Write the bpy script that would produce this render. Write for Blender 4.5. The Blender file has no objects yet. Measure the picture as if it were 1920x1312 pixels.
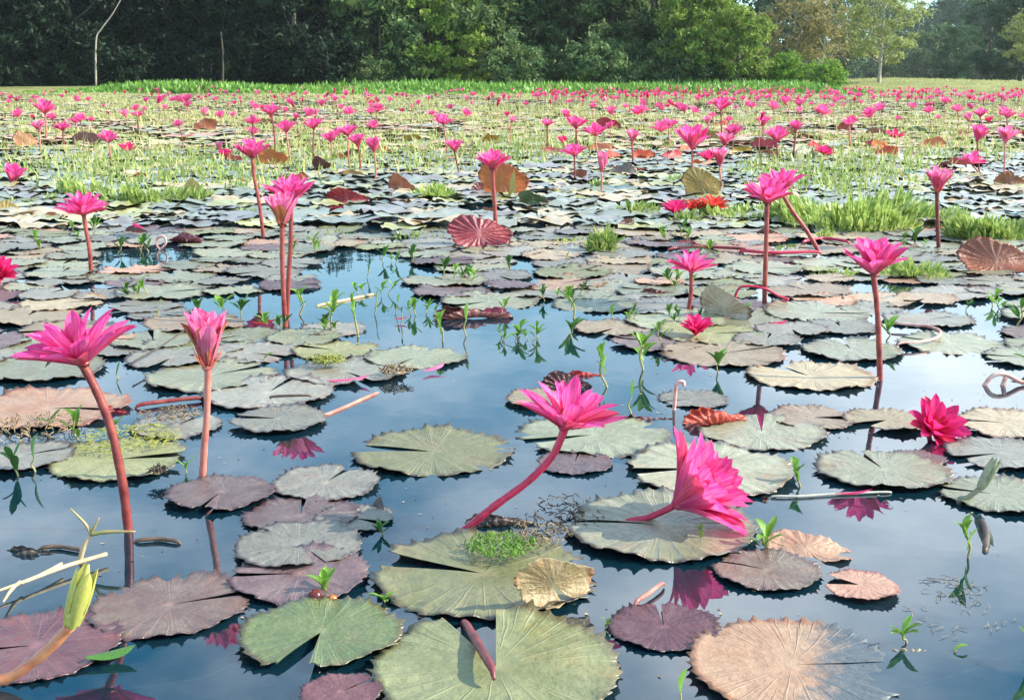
import bpy, math, random
import numpy as np
from mathutils import Vector, Matrix, Quaternion, Euler

R = math.radians
random.seed(7)
rng = np.random.default_rng(11)
scene = bpy.context.scene
COL = scene.collection

# ------------------------------------------------------------------ camera
F, CX, CY, H, HOR = 2300.0, 960.0, 656.0, 0.70, 148.0
PITCH = math.atan((CY - HOR) / F)
cam_d = bpy.data.cameras.new('camera')
cam = bpy.data.objects.new('camera', cam_d)
COL.objects.link(cam)
cam.location = (0, 0, H)
cam.rotation_euler = (math.pi / 2 - PITCH, 0, 0)
cam_d.sensor_width = 36
cam_d.lens = 36 * F / 1920
cam_d.clip_start = 0.02
cam_d.clip_end = 6000
scene.camera = cam

# ------------------------------------------------------------------ sky, sun, exposure
CLOUD_OFF = 0.0
SUN_AZ, SUN_EL = R(94), R(34)        # azimuth clockwise from the view direction (+Y)
world = bpy.data.worlds.new('World')
scene.world = world
world.use_nodes = True
wt = world.node_tree
wt.nodes.clear()
w_out = wt.nodes.new('ShaderNodeOutputWorld')
w_bg = wt.nodes.new('ShaderNodeBackground')
w_sky = wt.nodes.new('ShaderNodeTexSky')
w_sky.sky_type = 'NISHITA'
w_sky.sun_disc = False
w_sky.sun_elevation = SUN_EL
w_sky.sun_rotation = SUN_AZ
w_sky.air_density = 1.0
w_sky.dust_density = 1.0
w_sky.ozone_density = 2.5
w_bg.inputs['Strength'].default_value = 0.10
# thin broken cloud all over the sky (seen only mirrored in the water)
tc = wt.nodes.new('ShaderNodeTexCoord')
mp = wt.nodes.new('ShaderNodeMapping')
mp.inputs['Scale'].default_value = (-1.0, 1.0, 2.2)
mp.inputs['Location'].default_value = (CLOUD_OFF, 0.4, 0.0)
nz = wt.nodes.new('ShaderNodeTexNoise')
nz.inputs['Scale'].default_value = 1.5
nz.inputs['Detail'].default_value = 6
nz.inputs['Roughness'].default_value = 0.55
rp = wt.nodes.new('ShaderNodeValToRGB')
rp.color_ramp.elements[0].position = 0.455
rp.color_ramp.elements[1].position = 0.72
mx = wt.nodes.new('ShaderNodeMix')
mx.data_type = 'RGBA'
mx.inputs['B'].default_value = (21.0, 21.5, 22.0, 1)
ml = wt.nodes.new('ShaderNodeMath'); ml.operation = 'MULTIPLY'; ml.inputs[1].default_value = 0.75
wt.links.new(tc.outputs['Generated'], mp.inputs['Vector'])
wt.links.new(mp.outputs['Vector'], nz.inputs['Vector'])
wt.links.new(nz.outputs['Fac'], rp.inputs['Fac'])
wt.links.new(rp.outputs['Color'], ml.inputs[0])
# cloud thickens into pale haze toward the horizon all round
sz = wt.nodes.new('ShaderNodeSeparateXYZ'); wt.links.new(tc.outputs['Generated'], sz.inputs[0])
hz1 = wt.nodes.new('ShaderNodeMapRange'); hz1.clamp = True; hz1.interpolation_type = 'SMOOTHSTEP'
hz1.inputs['From Min'].default_value = 0.0; hz1.inputs['From Max'].default_value = 0.36
hz1.inputs['To Min'].default_value = 0.20; hz1.inputs['To Max'].default_value = 0.0
wt.links.new(sz.outputs['Z'], hz1.inputs['Value'])
ad = wt.nodes.new('ShaderNodeMath'); ad.operation = 'ADD'; ad.use_clamp = True
wt.links.new(ml.outputs[0], ad.inputs[0]); wt.links.new(hz1.outputs['Result'], ad.inputs[1])
wt.links.new(ad.outputs[0], mx.inputs['Factor'])
tn = wt.nodes.new('ShaderNodeMix'); tn.data_type = 'RGBA'; tn.blend_type = 'MULTIPLY'; tn.inputs['Factor'].default_value = 1.0
tn.inputs['B'].default_value = (0.50, 1.25, 1.38, 1)
wt.links.new(w_sky.outputs['Color'], tn.inputs['A'])
wt.links.new(tn.outputs['Result'], mx.inputs['A'])
wt.links.new(mx.outputs['Result'], w_bg.inputs['Color'])
wt.links.new(w_bg.outputs['Background'], w_out.inputs['Surface'])

sun_d = bpy.data.lights.new('sun', 'SUN')
sun_d.energy = 5.0
sun_d.angle = R(0.5)
sun_d.color = (1.0, 0.90, 0.74)
sun = bpy.data.objects.new('sun', sun_d)
COL.objects.link(sun)
to_sun = Vector((math.sin(SUN_AZ) * math.cos(SUN_EL), math.cos(SUN_AZ) * math.cos(SUN_EL), math.sin(SUN_EL)))
sun.rotation_euler = to_sun.to_track_quat('Z', 'Y').to_euler()
sun.location = to_sun * 30

vs = scene.view_settings
vs.view_transform = 'Standard'
vs.look = 'None'
vs.exposure = 0.95
vs.gamma = 1.0
vs.use_curve_mapping = False

# ------------------------------------------------------------------ pixel -> place
def ray(px, py):
    x, y = (px - CX) / F, -(py - CY) / F
    c, s = math.cos(PITCH), math.sin(PITCH)
    return Vector((x, c + y * s, -s + y * c))

def W(px, py, z=0.0):
    """point of the horizontal plane z seen at a pixel"""
    d = ray(px, py)
    return Vector((0, 0, H)) + d * ((z - H) / d.z)

def AT(px, py, Y):
    """point seen at a pixel at ground distance Y"""
    d = ray(px, py)
    return Vector((0, 0, H)) + d * (Y / d.y)

def PXM(p):
    """metres per photo pixel at a place"""
    c, s = math.cos(PITCH), math.sin(PITCH)
    return (p.y * c - (p.z - H) * s) / F

def project(p):
    c, s = math.cos(PITCH), math.sin(PITCH)
    y, z = p[1], p[2] - H
    dep = y * c - z * s
    return CX + F * p[0] / dep, CY - F * (y * s + z * c) / dep

# ------------------------------------------------------------------ object helpers
def mesh(name, verts, faces, smooth=True):
    m = bpy.data.meshes.new(name)
    m.from_pydata([tuple(v) for v in verts], [], [tuple(int(i) for i in f) for f in faces])
    if smooth:
        m.polygons.foreach_set('use_smooth', [True] * len(m.polygons))
    m.update()
    return m

def mesh_np(name, V, T, smooth=False):
    """fast triangle mesh from arrays"""
    m = bpy.data.meshes.new(name)
    V = np.asarray(V, np.float32); T = np.asarray(T, np.int32)
    k = T.shape[1]
    m.vertices.add(len(V)); m.vertices.foreach_set('co', V.ravel())
    m.loops.add(T.size); m.loops.foreach_set('vertex_index', T.ravel())
    m.polygons.add(len(T))
    m.polygons.foreach_set('loop_start', np.arange(0, T.size, k, dtype=np.int32))
    m.polygons.foreach_set('loop_total', np.full(len(T), k, np.int32))
    m.polygons.foreach_set('use_smooth', np.full(len(T), smooth))
    m.update(calc_edges=True)
    return m

def obj(name, me, mat=None, parent=None):
    if mat is not None and len(me.materials) == 0:
        me.materials.append(mat)
    o = bpy.data.objects.new(name, me)
    COL.objects.link(o)
    if parent is not None:
        o.parent = parent
    return o

def empty(name, loc, label, cat, group=None):
    o = bpy.data.objects.new(name, None)
    o.empty_display_size = 0.05
    COL.objects.link(o)
    o.location = loc
    return tag(o, label, cat, group)

def tag(o, label, cat, group=None):
    o['label'] = label; o['category'] = cat
    if group: o['group'] = group
    return o

def structure(o):
    o['kind'] = 'structure'
    return o

def smooth_pts(pts, n=5):
    pts = [Vector(p) for p in pts]
    if len(pts) < 3:
        return [pts[0].lerp(pts[-1], i / (n)) for i in range(n + 1)]
    q = [pts[0] * 2 - pts[1]] + pts + [pts[-1] * 2 - pts[-2]]
    out = []
    for i in range(1, len(q) - 2):
        p0, p1, p2, p3 = q[i - 1:i + 3]
        for k in range(n):
            t = k / n
            out.append(0.5 * ((2 * p1) + (p2 - p0) * t + (2 * p0 - 5 * p1 + 4 * p2 - p3) * t * t + (3 * p1 - p0 - 3 * p2 + p3) * t ** 3))
    out.append(pts[-1])
    return out

def tube_data(pts, radii, seg=8, n=5, off=0):
    pts = smooth_pts(pts, n)
    N = len(pts)
    xs = np.linspace(0, 1, len(radii))
    rad = np.interp(np.linspace(0, 1, N), xs, radii)
    wb = float(sum(p.x * 31 + p.z * 17 for p in pts))
    rad = rad * (1 + 0.05 * np.sin(np.arange(N) * 1.9 + wb) + 0.03 * np.sin(np.arange(N) * 0.7 + wb * 2))
    V, Fc = [], []
    up = Vector((0.13, 0.97, 0.2)).normalized()
    for i, p in enumerate(pts):
        t = (pts[min(i + 1, N - 1)] - pts[max(i - 1, 0)]).normalized()
        a = up.cross(t)
        if a.length < 1e-3: a = Vector((1, 0, 0)).cross(t)
        a.normalize(); b = t.cross(a)
        for k in range(seg):
            an = 2 * math.pi * k / seg
            V.append(p + (a * math.cos(an) + b * math.sin(an)) * rad[i])
    for i in range(N - 1):
        for k in range(seg):
            k2 = (k + 1) % seg
            Fc.append((off + i * seg + k, off + i * seg + k2, off + (i + 1) * seg + k2, off + (i + 1) * seg + k))
    Fc.append(tuple(off + k for k in range(seg))[::-1])
    Fc.append(tuple(off + (N - 1) * seg + k for k in range(seg)))
    return V, Fc

def tube(name, pts, radii, mat, parent=None, seg=8, n=5):
    V, Fc = tube_data(pts, radii, seg, n)
    return obj(name, mesh(name, V, Fc), mat, parent)

# ------------------------------------------------------------------ materials
class NT:
    def __init__(s, name):
        s.m = bpy.data.materials.new(name); s.m.use_nodes = True
        s.t = s.m.node_tree; s.t.nodes.clear()
        s.out = s.t.nodes.new('ShaderNodeOutputMaterial')
    def n(s, kind, **kw):
        nd = s.t.nodes.new(kind)
        for k, v in kw.items():
            if k in nd.inputs: nd.inputs[k].default_value = v
            else: setattr(nd, k, v)
        return nd
    def l(s, a, b): s.t.links.new(a, b)
    def math(s, op, a, b=None, c=None):
        nd = s.t.nodes.new('ShaderNodeMath'); nd.operation = op
        for i, v in enumerate((a, b, c)):
            if v is None: continue
            if isinstance(v, (int, float)): nd.inputs[i].default_value = v
            else: s.l(v, nd.inputs[i])
        return nd.outputs[0]
    def mix(s, f, a, b, mode='MIX'):
        nd = s.t.nodes.new('ShaderNodeMix'); nd.data_type = 'RGBA'; nd.blend_type = mode
        for key, v in (('Factor', f), ('A', a), ('B', b)):
            sock = nd.inputs[key] if key == 'Factor' else [i for i in nd.inputs if i.name == key and i.type == 'RGBA'][0]
            if key == 'Factor': sock = nd.inputs[0]
            if isinstance(v, (int, float)): sock.default_value = v
            elif isinstance(v, (tuple, list)): sock.default_value = (*v[:3], 1)
            else: s.l(v, sock)
        return [o for o in nd.outputs if o.type == 'RGBA'][0]
    def noise(s, vec, scale, detail=3, rough=0.55):
        nd = s.n('ShaderNodeTexNoise', Scale=scale, Detail=detail, Roughness=rough)
        if vec is not None: s.l(vec, nd.inputs['Vector'])
        return nd.outputs['Fac']
    def ramp(s, f, lo, hi):
        nd = s.n('ShaderNodeMapRange'); nd.clamp = True
        s.l(f, nd.inputs['Value']); nd.inputs['From Min'].default_value = lo; nd.inputs['From Max'].default_value = hi
        return nd.outputs['Result']

def leaf_finish(k, col, rough, bump=None, bstr=0.3, bdist=0.01, transl=0.0, tcol=None, spec=0.5):
    p = k.n('ShaderNodeBsdfPrincipled')
    p.inputs['Specular IOR Level'].default_value = spec
    if isinstance(rough, (int, float)): p.inputs['Roughness'].default_value = rough
    else: k.l(rough, p.inputs['Roughness'])
    k.l(col, p.inputs['Base Color'])
    if bump is not None:
        b = k.n('ShaderNodeBump', Strength=bstr, Distance=bdist)
        k.l(bump, b.inputs['Height']); k.l(b.outputs['Normal'], p.inputs['Normal'])
    if transl > 0:
        t = k.n('ShaderNodeBsdfTranslucent')
        k.l(tcol if tcol is not None else col, t.inputs['Color'])
        ms = k.n('ShaderNodeMixShader'); ms.inputs['Fac'].default_value = transl
        k.l(p.outputs[0], ms.inputs[1]); k.l(t.outputs[0], ms.inputs[2])
        k.l(ms.outputs[0], k.out.inputs['Surface'])
    else:
        k.l(p.outputs[0], k.out.inputs['Surface'])
    return k.m

def pad_material(name, ca, cb, vein, margin, rough=0.28, veinamt=0.35, spots=0.5, murk_fade=None, transl=0.0, spec=0.9):
    if name in ('pad_grey_green', 'pad_slate', 'pad_olive', 'pad_fresh_green'):
        g_ = 1.45 if name in ('pad_grey_green', 'pad_slate') else 1.0
        ca, cb, vein = [tuple(v * g_ for v in c_) for c_ in (ca, cb, vein)]
    k = NT(name)
    tcn = k.n('ShaderNodeTexCoord'); info = k.n('ShaderNodeObjectInfo')
    offs = k.n('ShaderNodeVectorMath'); offs.operation = 'ADD'
    k.l(tcn.outputs['Object'], offs.inputs[0])
    cmb = k.n('ShaderNodeCombineXYZ')
    rnd = k.math('MULTIPLY', info.outputs['Random'], 37.0)
    for i in range(3): k.l(rnd, cmb.inputs[i])
    k.l(cmb.outputs[0], offs.inputs[1])
    vec = offs.outputs[0]
    sx = k.n('ShaderNodeSeparateXYZ'); k.l(tcn.outputs['Object'], sx.inputs[0])
    th = k.math('ARCTAN2', sx.outputs[1], sx.outputs[0])
    rr = k.math('SQRT', k.math('ADD', k.math('POWER', sx.outputs[0], 2), k.math('POWER', sx.outputs[1], 2)))
    wob = k.math('MULTIPLY', k.noise(vec, 2.5, 2), 1.1)
    vs_ = k.math('ABSOLUTE', k.math('SINE', k.math('ADD', k.math('MULTIPLY', th, 10.0), wob)))
    vline = k.math('SUBTRACT', 1.0, k.ramp(vs_, 0.0, 0.22))
    vfork = k.math('ABSOLUTE', k.math('SINE', k.math('ADD', k.math('MULTIPLY', th, 23.0), k.math('MULTIPLY', wob, 2.0))))
    vline2 = k.math('MULTIPLY', k.math('SUBTRACT', 1.0, k.ramp(vfork, 0.0, 0.3)), k.ramp(rr, 0.45, 0.8))
    v = k.math('MAXIMUM', k.math('MULTIPLY', vline, k.math('SUBTRACT', 1.0, k.ramp(rr, 0.55, 0.95))), k.math('MULTIPLY', vline2, 0.6))
    big = k.ramp(k.noise(vec, 2.2, 4), 0.32, 0.68)
    col = k.mix(big, ca, cb)
    col = k.mix(k.math('MULTIPLY', k.ramp(k.noise(vec, 9, 5, 0.65), 0.42, 0.75), 0.45), col, tuple(c * 0.55 for c in ca))
    col = k.mix(k.math('MULTIPLY', v, veinamt), col, vein)
    col = k.mix(k.math('MULTIPLY', k.ramp(k.math('ADD', rr, k.math('MULTIPLY', k.noise(vec, 4), 0.12)), 0.955, 1.05), 0.85), col, margin)
    col = k.mix(k.math('MULTIPLY', k.math('SUBTRACT', 1.0, k.ramp(rr, 0.02, 0.13)), 0.6), col, vein)
    if murk_fade is None:
        pt = k.ramp(k.noise(vec, 1.5, 5, 0.6), 0.55, 0.72)
        col = k.mix(k.math('MULTIPLY', pt, 0.55), col, (cb[0] * 0.75 + 0.05, cb[1] * 0.5 + 0.02, cb[2] * 0.4 + 0.012))
    if spots:
        sp = k.ramp(k.noise(vec, 24, 2, 0.4), 0.69, 0.74)
        col = k.mix(k.math('MULTIPLY', sp, spots), col, (0.03, 0.025, 0.012))
    if murk_fade is not None:  # sunken side fades raggedly to water murk, painted into the leaf colour
        s_ = k.ramp(k.math('ADD', k.math('MULTIPLY', sx.outputs[0], murk_fade[1]), k.math('ADD', k.math('MULTIPLY', sx.outputs[1], murk_fade[2]), k.math('MULTIPLY', k.noise(vec, 5, 6, 0.7), 1.1))), 0.62, 0.98)
        col = k.mix(s_, col, murk_fade[0])
    hv = k.n('ShaderNodeHueSaturation')
    k.l(k.math('ADD', 0.72, k.math('MULTIPLY', info.outputs['Random'], 0.55)), hv.inputs['Value'])
    k.l(k.math('ADD', 0.485, k.math('MULTIPLY', k.math('FRACT', k.math('MULTIPLY', info.outputs['Random'], 7.31)), 0.03)), hv.inputs['Hue'])
    k.l(col, hv.inputs['Color'])
    hgt = k.math('ADD', k.math('MULTIPLY', v, 0.55), k.math('ADD', k.math('MULTIPLY', k.noise(vec, 14, 4, 0.6), 0.7), k.math('MULTIPLY', k.noise(vec, 4, 2), 1.4)))
    rg = k.math('ADD', rough - 0.08, k.math('MULTIPLY', k.noise(vec, 6, 4), 0.22))
    return leaf_finish(k, hv.outputs[0], rg, hgt, 0.35, 0.012, transl, spec=spec)

PAD = {
 'grey':   pad_material('pad_grey_green', (0.14, 0.142, 0.085), (0.19, 0.185, 0.125), (0.25, 0.25, 0.17), (0.06, 0.035, 0.03)),
 'green':  pad_material('pad_fresh_green', (0.09, 0.13, 0.04), (0.15, 0.175, 0.07), (0.24, 0.25, 0.12), (0.08, 0.06, 0.03)),
 'olive':  pad_material('pad_olive', (0.17, 0.18, 0.07), (0.25, 0.245, 0.12), (0.34, 0.32, 0.17), (0.06, 0.04, 0.02), 0.42),
 'purple': pad_material('pad_purple', (0.095, 0.05, 0.052), (0.16, 0.11, 0.105), (0.28, 0.19, 0.17), (0.05, 0.02, 0.025), 0.36),
 'maroon': pad_material('pad_maroon', (0.085, 0.022, 0.034), (0.145, 0.06, 0.066), (0.26, 0.12, 0.13), (0.04, 0.012, 0.016), 0.36),
 'brown':  pad_material('pad_brown_purple', (0.14, 0.085, 0.07), (0.20, 0.15, 0.115), (0.32, 0.2, 0.17), (0.06, 0.03, 0.03), 0.36),
 'slate':  pad_material('pad_slate', (0.13, 0.12, 0.10), (0.18, 0.17, 0.14), (0.26, 0.24, 0.2), (0.05, 0.025, 0.03), 0.36),
 'tan':    pad_material('pad_tan', (0.27, 0.20, 0.125), (0.36, 0.28, 0.19), (0.42, 0.33, 0.22), (0.12, 0.05, 0.03), 0.42, 0.25),
 'peach':  pad_material('pad_peach', (0.36, 0.19, 0.12), (0.45, 0.28, 0.19), (0.5, 0.32, 0.22), (0.2, 0.05, 0.03), 0.45, 0.3),
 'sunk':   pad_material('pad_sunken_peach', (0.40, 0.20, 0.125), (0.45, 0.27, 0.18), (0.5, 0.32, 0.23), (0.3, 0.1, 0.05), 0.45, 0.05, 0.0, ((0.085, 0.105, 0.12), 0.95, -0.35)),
}
LEAF = {
 'crimson': pad_material('leaf_crimson', (0.20, 0.012, 0.018), (0.30, 0.025, 0.025), (0.55, 0.2, 0.18), (0.1, 0.01, 0.01), 0.4, 0.6, 0.3, None, 0.2),
 'pale':   pad_material('leaf_bleached', (0.48, 0.40, 0.30), (0.62, 0.55, 0.46), (0.66, 0.6, 0.5), (0.2, 0.12, 0.07), 0.45, 0.3, 0.4, None, 0.25),
 'peachy': pad_material('leaf_faded_peach', (0.36, 0.20, 0.13), (0.46, 0.28, 0.2), (0.5, 0.34, 0.25), (0.22, 0.09, 0.05), 0.45, 0.3, 0.4, None, 0.2),
 'red':    pad_material('leaf_red', (0.48, 0.02, 0.025), (0.62, 0.05, 0.045), (0.62, 0.22, 0.2), (0.12, 0.01, 0.01), 0.4, 0.6, 0.3, None, 0.3),
 'darkred':pad_material('leaf_dark_red', (0.10, 0.012, 0.016), (0.17, 0.025, 0.025), (0.32, 0.10, 0.1), (0.05, 0.01, 0.01), 0.36, 0.6, 0.2, None, 0.12),
 'orange': pad_material('leaf_orange', (0.72, 0.12, 0.015), (0.80, 0.22, 0.04), (0.7, 0.28, 0.08), (0.3, 0.04, 0.01), 0.45, 0.4, 0.5, None, 0.4),
 'salmon': pad_material('leaf_salmon', (0.55, 0.14, 0.06), (0.62, 0.22, 0.11), (0.7, 0.34, 0.2), (0.3, 0.04, 0.02), 0.45, 0.4, 0.5, None, 0.35),
 'brown':  pad_material('leaf_brown', (0.24, 0.075, 0.025), (0.36, 0.13, 0.05), (0.33, 0.16, 0.08), (0.07, 0.02, 0.01), 0.45, 0.5, 0.6, None, 0.25),
 'dark':   pad_material('leaf_dark', (0.035, 0.025, 0.022), (0.07, 0.05, 0.04), (0.12, 0.08, 0.06), (0.02, 0.015, 0.012), 0.35, 0.4, 0.2, None, 0.05),
 'tan':    pad_material('leaf_tan', (0.36, 0.26, 0.13), (0.48, 0.35, 0.2), (0.55, 0.42, 0.27), (0.3, 0.12, 0.05), 0.45, 0.4, 0.5, None, 0.3),
 'yellow': pad_material('leaf_yellow', (0.58, 0.42, 0.10), (0.68, 0.55, 0.2), (0.7, 0.6, 0.3), (0.3, 0.16, 0.03), 0.45, 0.3, 0.4, None, 0.4),
 'olive':  pad_material('leaf_olive', (0.34, 0.24, 0.03), (0.46, 0.30, 0.05), (0.42, 0.3, 0.12), (0.18, 0.06, 0.01), 0.4, 0.5, 0.6, None, 0.35),
 'green':  pad_material('leaf_green', (0.06, 0.10, 0.025), (0.12, 0.16, 0.05), (0.24, 0.26, 0.1), (0.2, 0.05, 0.02), 0.36, 0.4, 0.4, None, 0.25),
}

def petal_material(name, tip, base, stripe, transl=0.5, rough=0.45):
    k = NT(name)
    tcn = k.n('ShaderNodeTexCoord'); info = k.n('ShaderNodeObjectInfo')
    sx = k.n('ShaderNodeSeparateXYZ'); k.l(tcn.outputs['Object'], sx.inputs[0])
    mpn = k.n('ShaderNodeMapping'); mpn.inputs['Scale'].default_value = (20, 20, 1.6)
    k.l(tcn.outputs['Object'], mpn.inputs['Vector'])
    st = k.ramp(k.noise(mpn.outputs[0], 1.0, 3), 0.42, 0.72)
    col = k.mix(k.ramp(sx.outputs[2], 0.0, 0.75), base, tip)
    col = k.mix(k.math('MULTIPLY', st, 0.7), col, stripe)
    col = k.mix(k.math('MULTIPLY', k.ramp(k.noise(tcn.outputs['Object'], 5, 3), 0.5, 0.7), 0.35), col, base)
    col = k.mix(k.math('MULTIPLY', k.ramp(sx.outputs[2], 0.86, 1.0), 0.4), col, (0.45, 0.03, 0.10))
    mid = k.math('SUBTRACT', 1.0, k.ramp(k.math('ABSOLUTE', sx.outputs[0]), 0.0, 0.018))
    col = k.mix(k.math('MULTIPLY', mid, 0.35), col, stripe)
    hv = k.n('ShaderNodeHueSaturation')
    k.l(k.math('ADD', 0.85, k.math('MULTIPLY', info.outputs['Random'], 0.3)), hv.inputs['Value'])
    k.l(col, hv.inputs['Color'])
    return leaf_finish(k, hv.outputs[0], rough, st, 0.15, 0.006, transl, spec=0.35)

PET = {
 'pink': petal_material('petal_pink', (0.82, 0.06, 0.34), (0.80, 0.09, 0.26), (0.94, 0.34, 0.58)),
 'pale': petal_material('petal_pale_pink', (0.88, 0.17, 0.42), (0.84, 0.13, 0.30), (0.95, 0.58, 0.70)),
 'deep': petal_material('petal_deep_pink', (0.78, 0.025, 0.20), (0.60, 0.006, 0.07), (0.86, 0.10, 0.34)),
 'red':  petal_material('petal_red', (0.75, 0.05, 0.045), (0.6, 0.015, 0.02), (0.85, 0.18, 0.12)),
}
SEP = {
 'sepal': petal_material('sepal_dark_pink', (0.62, 0.035, 0.13), (0.42, 0.016, 0.05), (0.72, 0.14, 0.24), 0.25),
 'brown': petal_material('sepal_brown_green', (0.36, 0.12, 0.05), (0.26, 0.10, 0.03), (0.62, 0.22, 0.12), 0.25),
}

def simple_mat(name, ca, cb, scale=20, rough=0.45, transl=0.0, bump=0.2, obj_rand=0.3, spec=0.5, stretch=None):
    k = NT(name)
    tcn = k.n('ShaderNodeTexCoord'); info = k.n('ShaderNodeObjectInfo')
    vec = tcn.outputs['Object']
    if stretch:
        mpn = k.n('ShaderNodeMapping'); mpn.inputs['Scale'].default_value = stretch
        k.l(vec, mpn.inputs['Vector']); vec = mpn.outputs[0]
    nf = k.noise(vec, scale, 4, 0.6)
    col = k.mix(k.ramp(nf, 0.35, 0.65), ca, cb)
    hv = k.n('ShaderNodeHueSaturation')
    k.l(k.math('ADD', 1 - obj_rand / 2, k.math('MULTIPLY', info.outputs['Random'], obj_rand)), hv.inputs['Value'])
    k.l(col, hv.inputs['Color'])
    return leaf_finish(k, hv.outputs[0], rough, nf, bump, 0.004, transl, spec=spec)

M_STEM = simple_mat('stem_red', (0.16, 0.015, 0.02), (0.34, 0.075, 0.055), 22, 0.34, 0.0, 0.4)
M_STEMP = simple_mat('stem_pink', (0.36, 0.08, 0.07), (0.58, 0.26, 0.19), 20, 0.34, 0.0, 0.4)
M_STEMC = simple_mat('stem_crimson', (0.40, 0.012, 0.055), (0.54, 0.03, 0.09), 60, 0.35, 0.0, 0.25)
M_STEMD = simple_mat('stem_dark', (0.10, 0.015, 0.02), (0.2, 0.04, 0.04), 60, 0.4)
M_STEMO = simple_mat('stem_orange', (0.50, 0.16, 0.07), (0.58, 0.25, 0.12), 40, 0.4)
M_STEMW = simple_mat('stem_bleached', (0.45, 0.16, 0.14), (0.70, 0.48, 0.42), 30, 0.4)
M_STAM = simple_mat('stamen_red', (0.62, 0.08, 0.10), (0.80, 0.32, 0.12), 40, 0.5, 0.3)
M_SPR = simple_mat('sprout_leaf', (0.13, 0.30, 0.035), (0.24, 0.42, 0.07), 30, 0.36, 0.35, 0.25, 0.6)
M_SPRD = simple_mat('sprout_leaf_dark', (0.04, 0.13, 0.025), (0.09, 0.21, 0.04), 30, 0.33, 0.25, 0.25, 0.5)
M_SPRS = simple_mat('sprout_stem', (0.22, 0.25, 0.07), (0.36, 0.26, 0.13), 40, 0.45)
M_STRAW = simple_mat('dry_straw', (0.42, 0.30, 0.15), (0.60, 0.46, 0.28), 50, 0.6)
M_TWIG = simple_mat('dark_twig', (0.05, 0.03, 0.022), (0.11, 0.075, 0.05), 60, 0.5, 0, 0.5)
M_GREYT = simple_mat('grey_twig', (0.30, 0.29, 0.25), (0.42, 0.41, 0.36), 60, 0.5)
M_BUD = simple_mat('bud_green_yellow', (0.34, 0.38, 0.06), (0.55, 0.50, 0.14), 12, 0.4, 0.15, 0.1, 0.1, stretch=(6, 6, 1))
M_BUDG = simple_mat('bud_grey_green', (0.20, 0.22, 0.12), (0.32, 0.33, 0.22), 12, 0.42, 0.1)
M_ALGAE = simple_mat('algae', (0.22, 0.26, 0.03), (0.38, 0.38, 0.08), 30, 0.5, 0.2)
M_DEB = simple_mat('debris', (0.10, 0.065, 0.035), (0.36, 0.26, 0.15), 40, 0.6, 0, 0.4, 0.6)
M_GRASS = simple_mat('water_grass_green', (0.10, 0.22, 0.03), (0.52, 0.58, 0.18), 40, 0.42, 0.38, 0.0, 0.2)
M_GRASSF = simple_mat('water_grass_pale', (0.32, 0.36, 0.10), (0.60, 0.55, 0.26), 5, 0.5, 0.35, 0.0, 0.0)
M_HYA = simple_mat('hyacinth_green', (0.05, 0.17, 0.02), (0.30, 0.50, 0.09), 4.0, 0.5, 0.3, 0.0, 0.0)
M_BARK = simple_mat('bark', (0.10, 0.085, 0.065), (0.20, 0.17, 0.135), 6, 0.8, 0, 0.6)
M_BARKP = simple_mat('bark_pale', (0.30, 0.26, 0.20), (0.44, 0.39, 0.32), 6, 0.75, 0, 0.5)

# ------------------------------------------------------------------ ground and water
def wave(x, y, s=0.0):
    return (np.sin(x * 1.3 + 2.1 * np.sin(y * 0.7 + s)) + np.sin(y * 1.9 + 1.7 * np.sin(x * 0.9 + 2 * s)) + np.sin((x + y) * 0.8 + s * 3)) / 3

def shore(x):
    return 66.0 + 2.5 * np.sin(x * 0.11 + 0.6) + np.clip((x - 12) * 0.35, 0, 12)

def ground_z(x, y):
    x = np.asarray(x, float); y = np.asarray(y, float)
    d = y - shore(x)
    z = np.where(d < 0, np.maximum(-0.9, d * 0.12), 0)
    z = z + np.where(d >= 0, 0.45 * (1 - np.exp(-np.maximum(d, 0) / 4.0)), 0)
    mound = 0.28 * np.exp(-((x - 25) / 6.5) ** 2) * np.exp(-((y - 82) / 6) ** 2)
    z = z + np.where(d > 0, mound + 0.06 * wave(x * 0.8, y * 0.8), 0)
    back = -14 - y
    z = np.where(back > 0, np.minimum(0.5, -0.9 + back * 0.3), z)
    side = np.abs(x) - 75
    z = np.where((side > 0) & (y < 120), np.maximum(z, np.minimum(0.5, -0.9 + side * 0.3)), z)
    return z

gx = np.unique(np.concatenate([np.linspace(-90, 90, 121), np.linspace(-600, -90, 9), np.linspace(90, 600, 9)]))
gy = np.unique(np.concatenate([np.linspace(-40, 55, 30), np.linspace(55, 110, 90), np.linspace(110, 900, 12), [-500, -150]]))
GX, GY = np.meshgrid(gx, gy)
GZ = ground_z(GX, GY)
V = np.stack([GX.ravel(), GY.ravel(), GZ.ravel()], 1)
nx, ny = len(gx), len(gy)
idx = np.arange(nx * ny).reshape(ny, nx)
Q = np.stack([idx[:-1, :-1].ravel(), idx[:-1, 1:].ravel(), idx[1:, 1:].ravel(), idx[1:, :-1].ravel()], 1)
k = NT('bank_ground')
tcn = k.n('ShaderNodeTexCoord'); geo = k.n('ShaderNodeNewGeometry')
sx = k.n('ShaderNodeSeparateXYZ'); k.l(geo.outputs['Position'], sx.inputs[0])
nf = k.noise(geo.outputs['Position'], 0.8, 5); nf2 = k.noise(geo.outputs['Position'], 6, 4)
c = k.mix(k.ramp(nf, 0.35, 0.65), (0.13, 0.17, 0.04), (0.30, 0.28, 0.10))
c = k.mix(k.math('MULTIPLY', nf2, 0.4), c, (0.10, 0.12, 0.03))
c = k.mix(k.ramp(sx.outputs[2], 0.03, -0.06), c, (0.012, 0.016, 0.016))
M_GROUND = leaf_finish(k, c, 0.9, nf2, 0.6, 0.1)
structure(obj('ground', mesh_np('ground', V, Q, True), M_GROUND))

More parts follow.
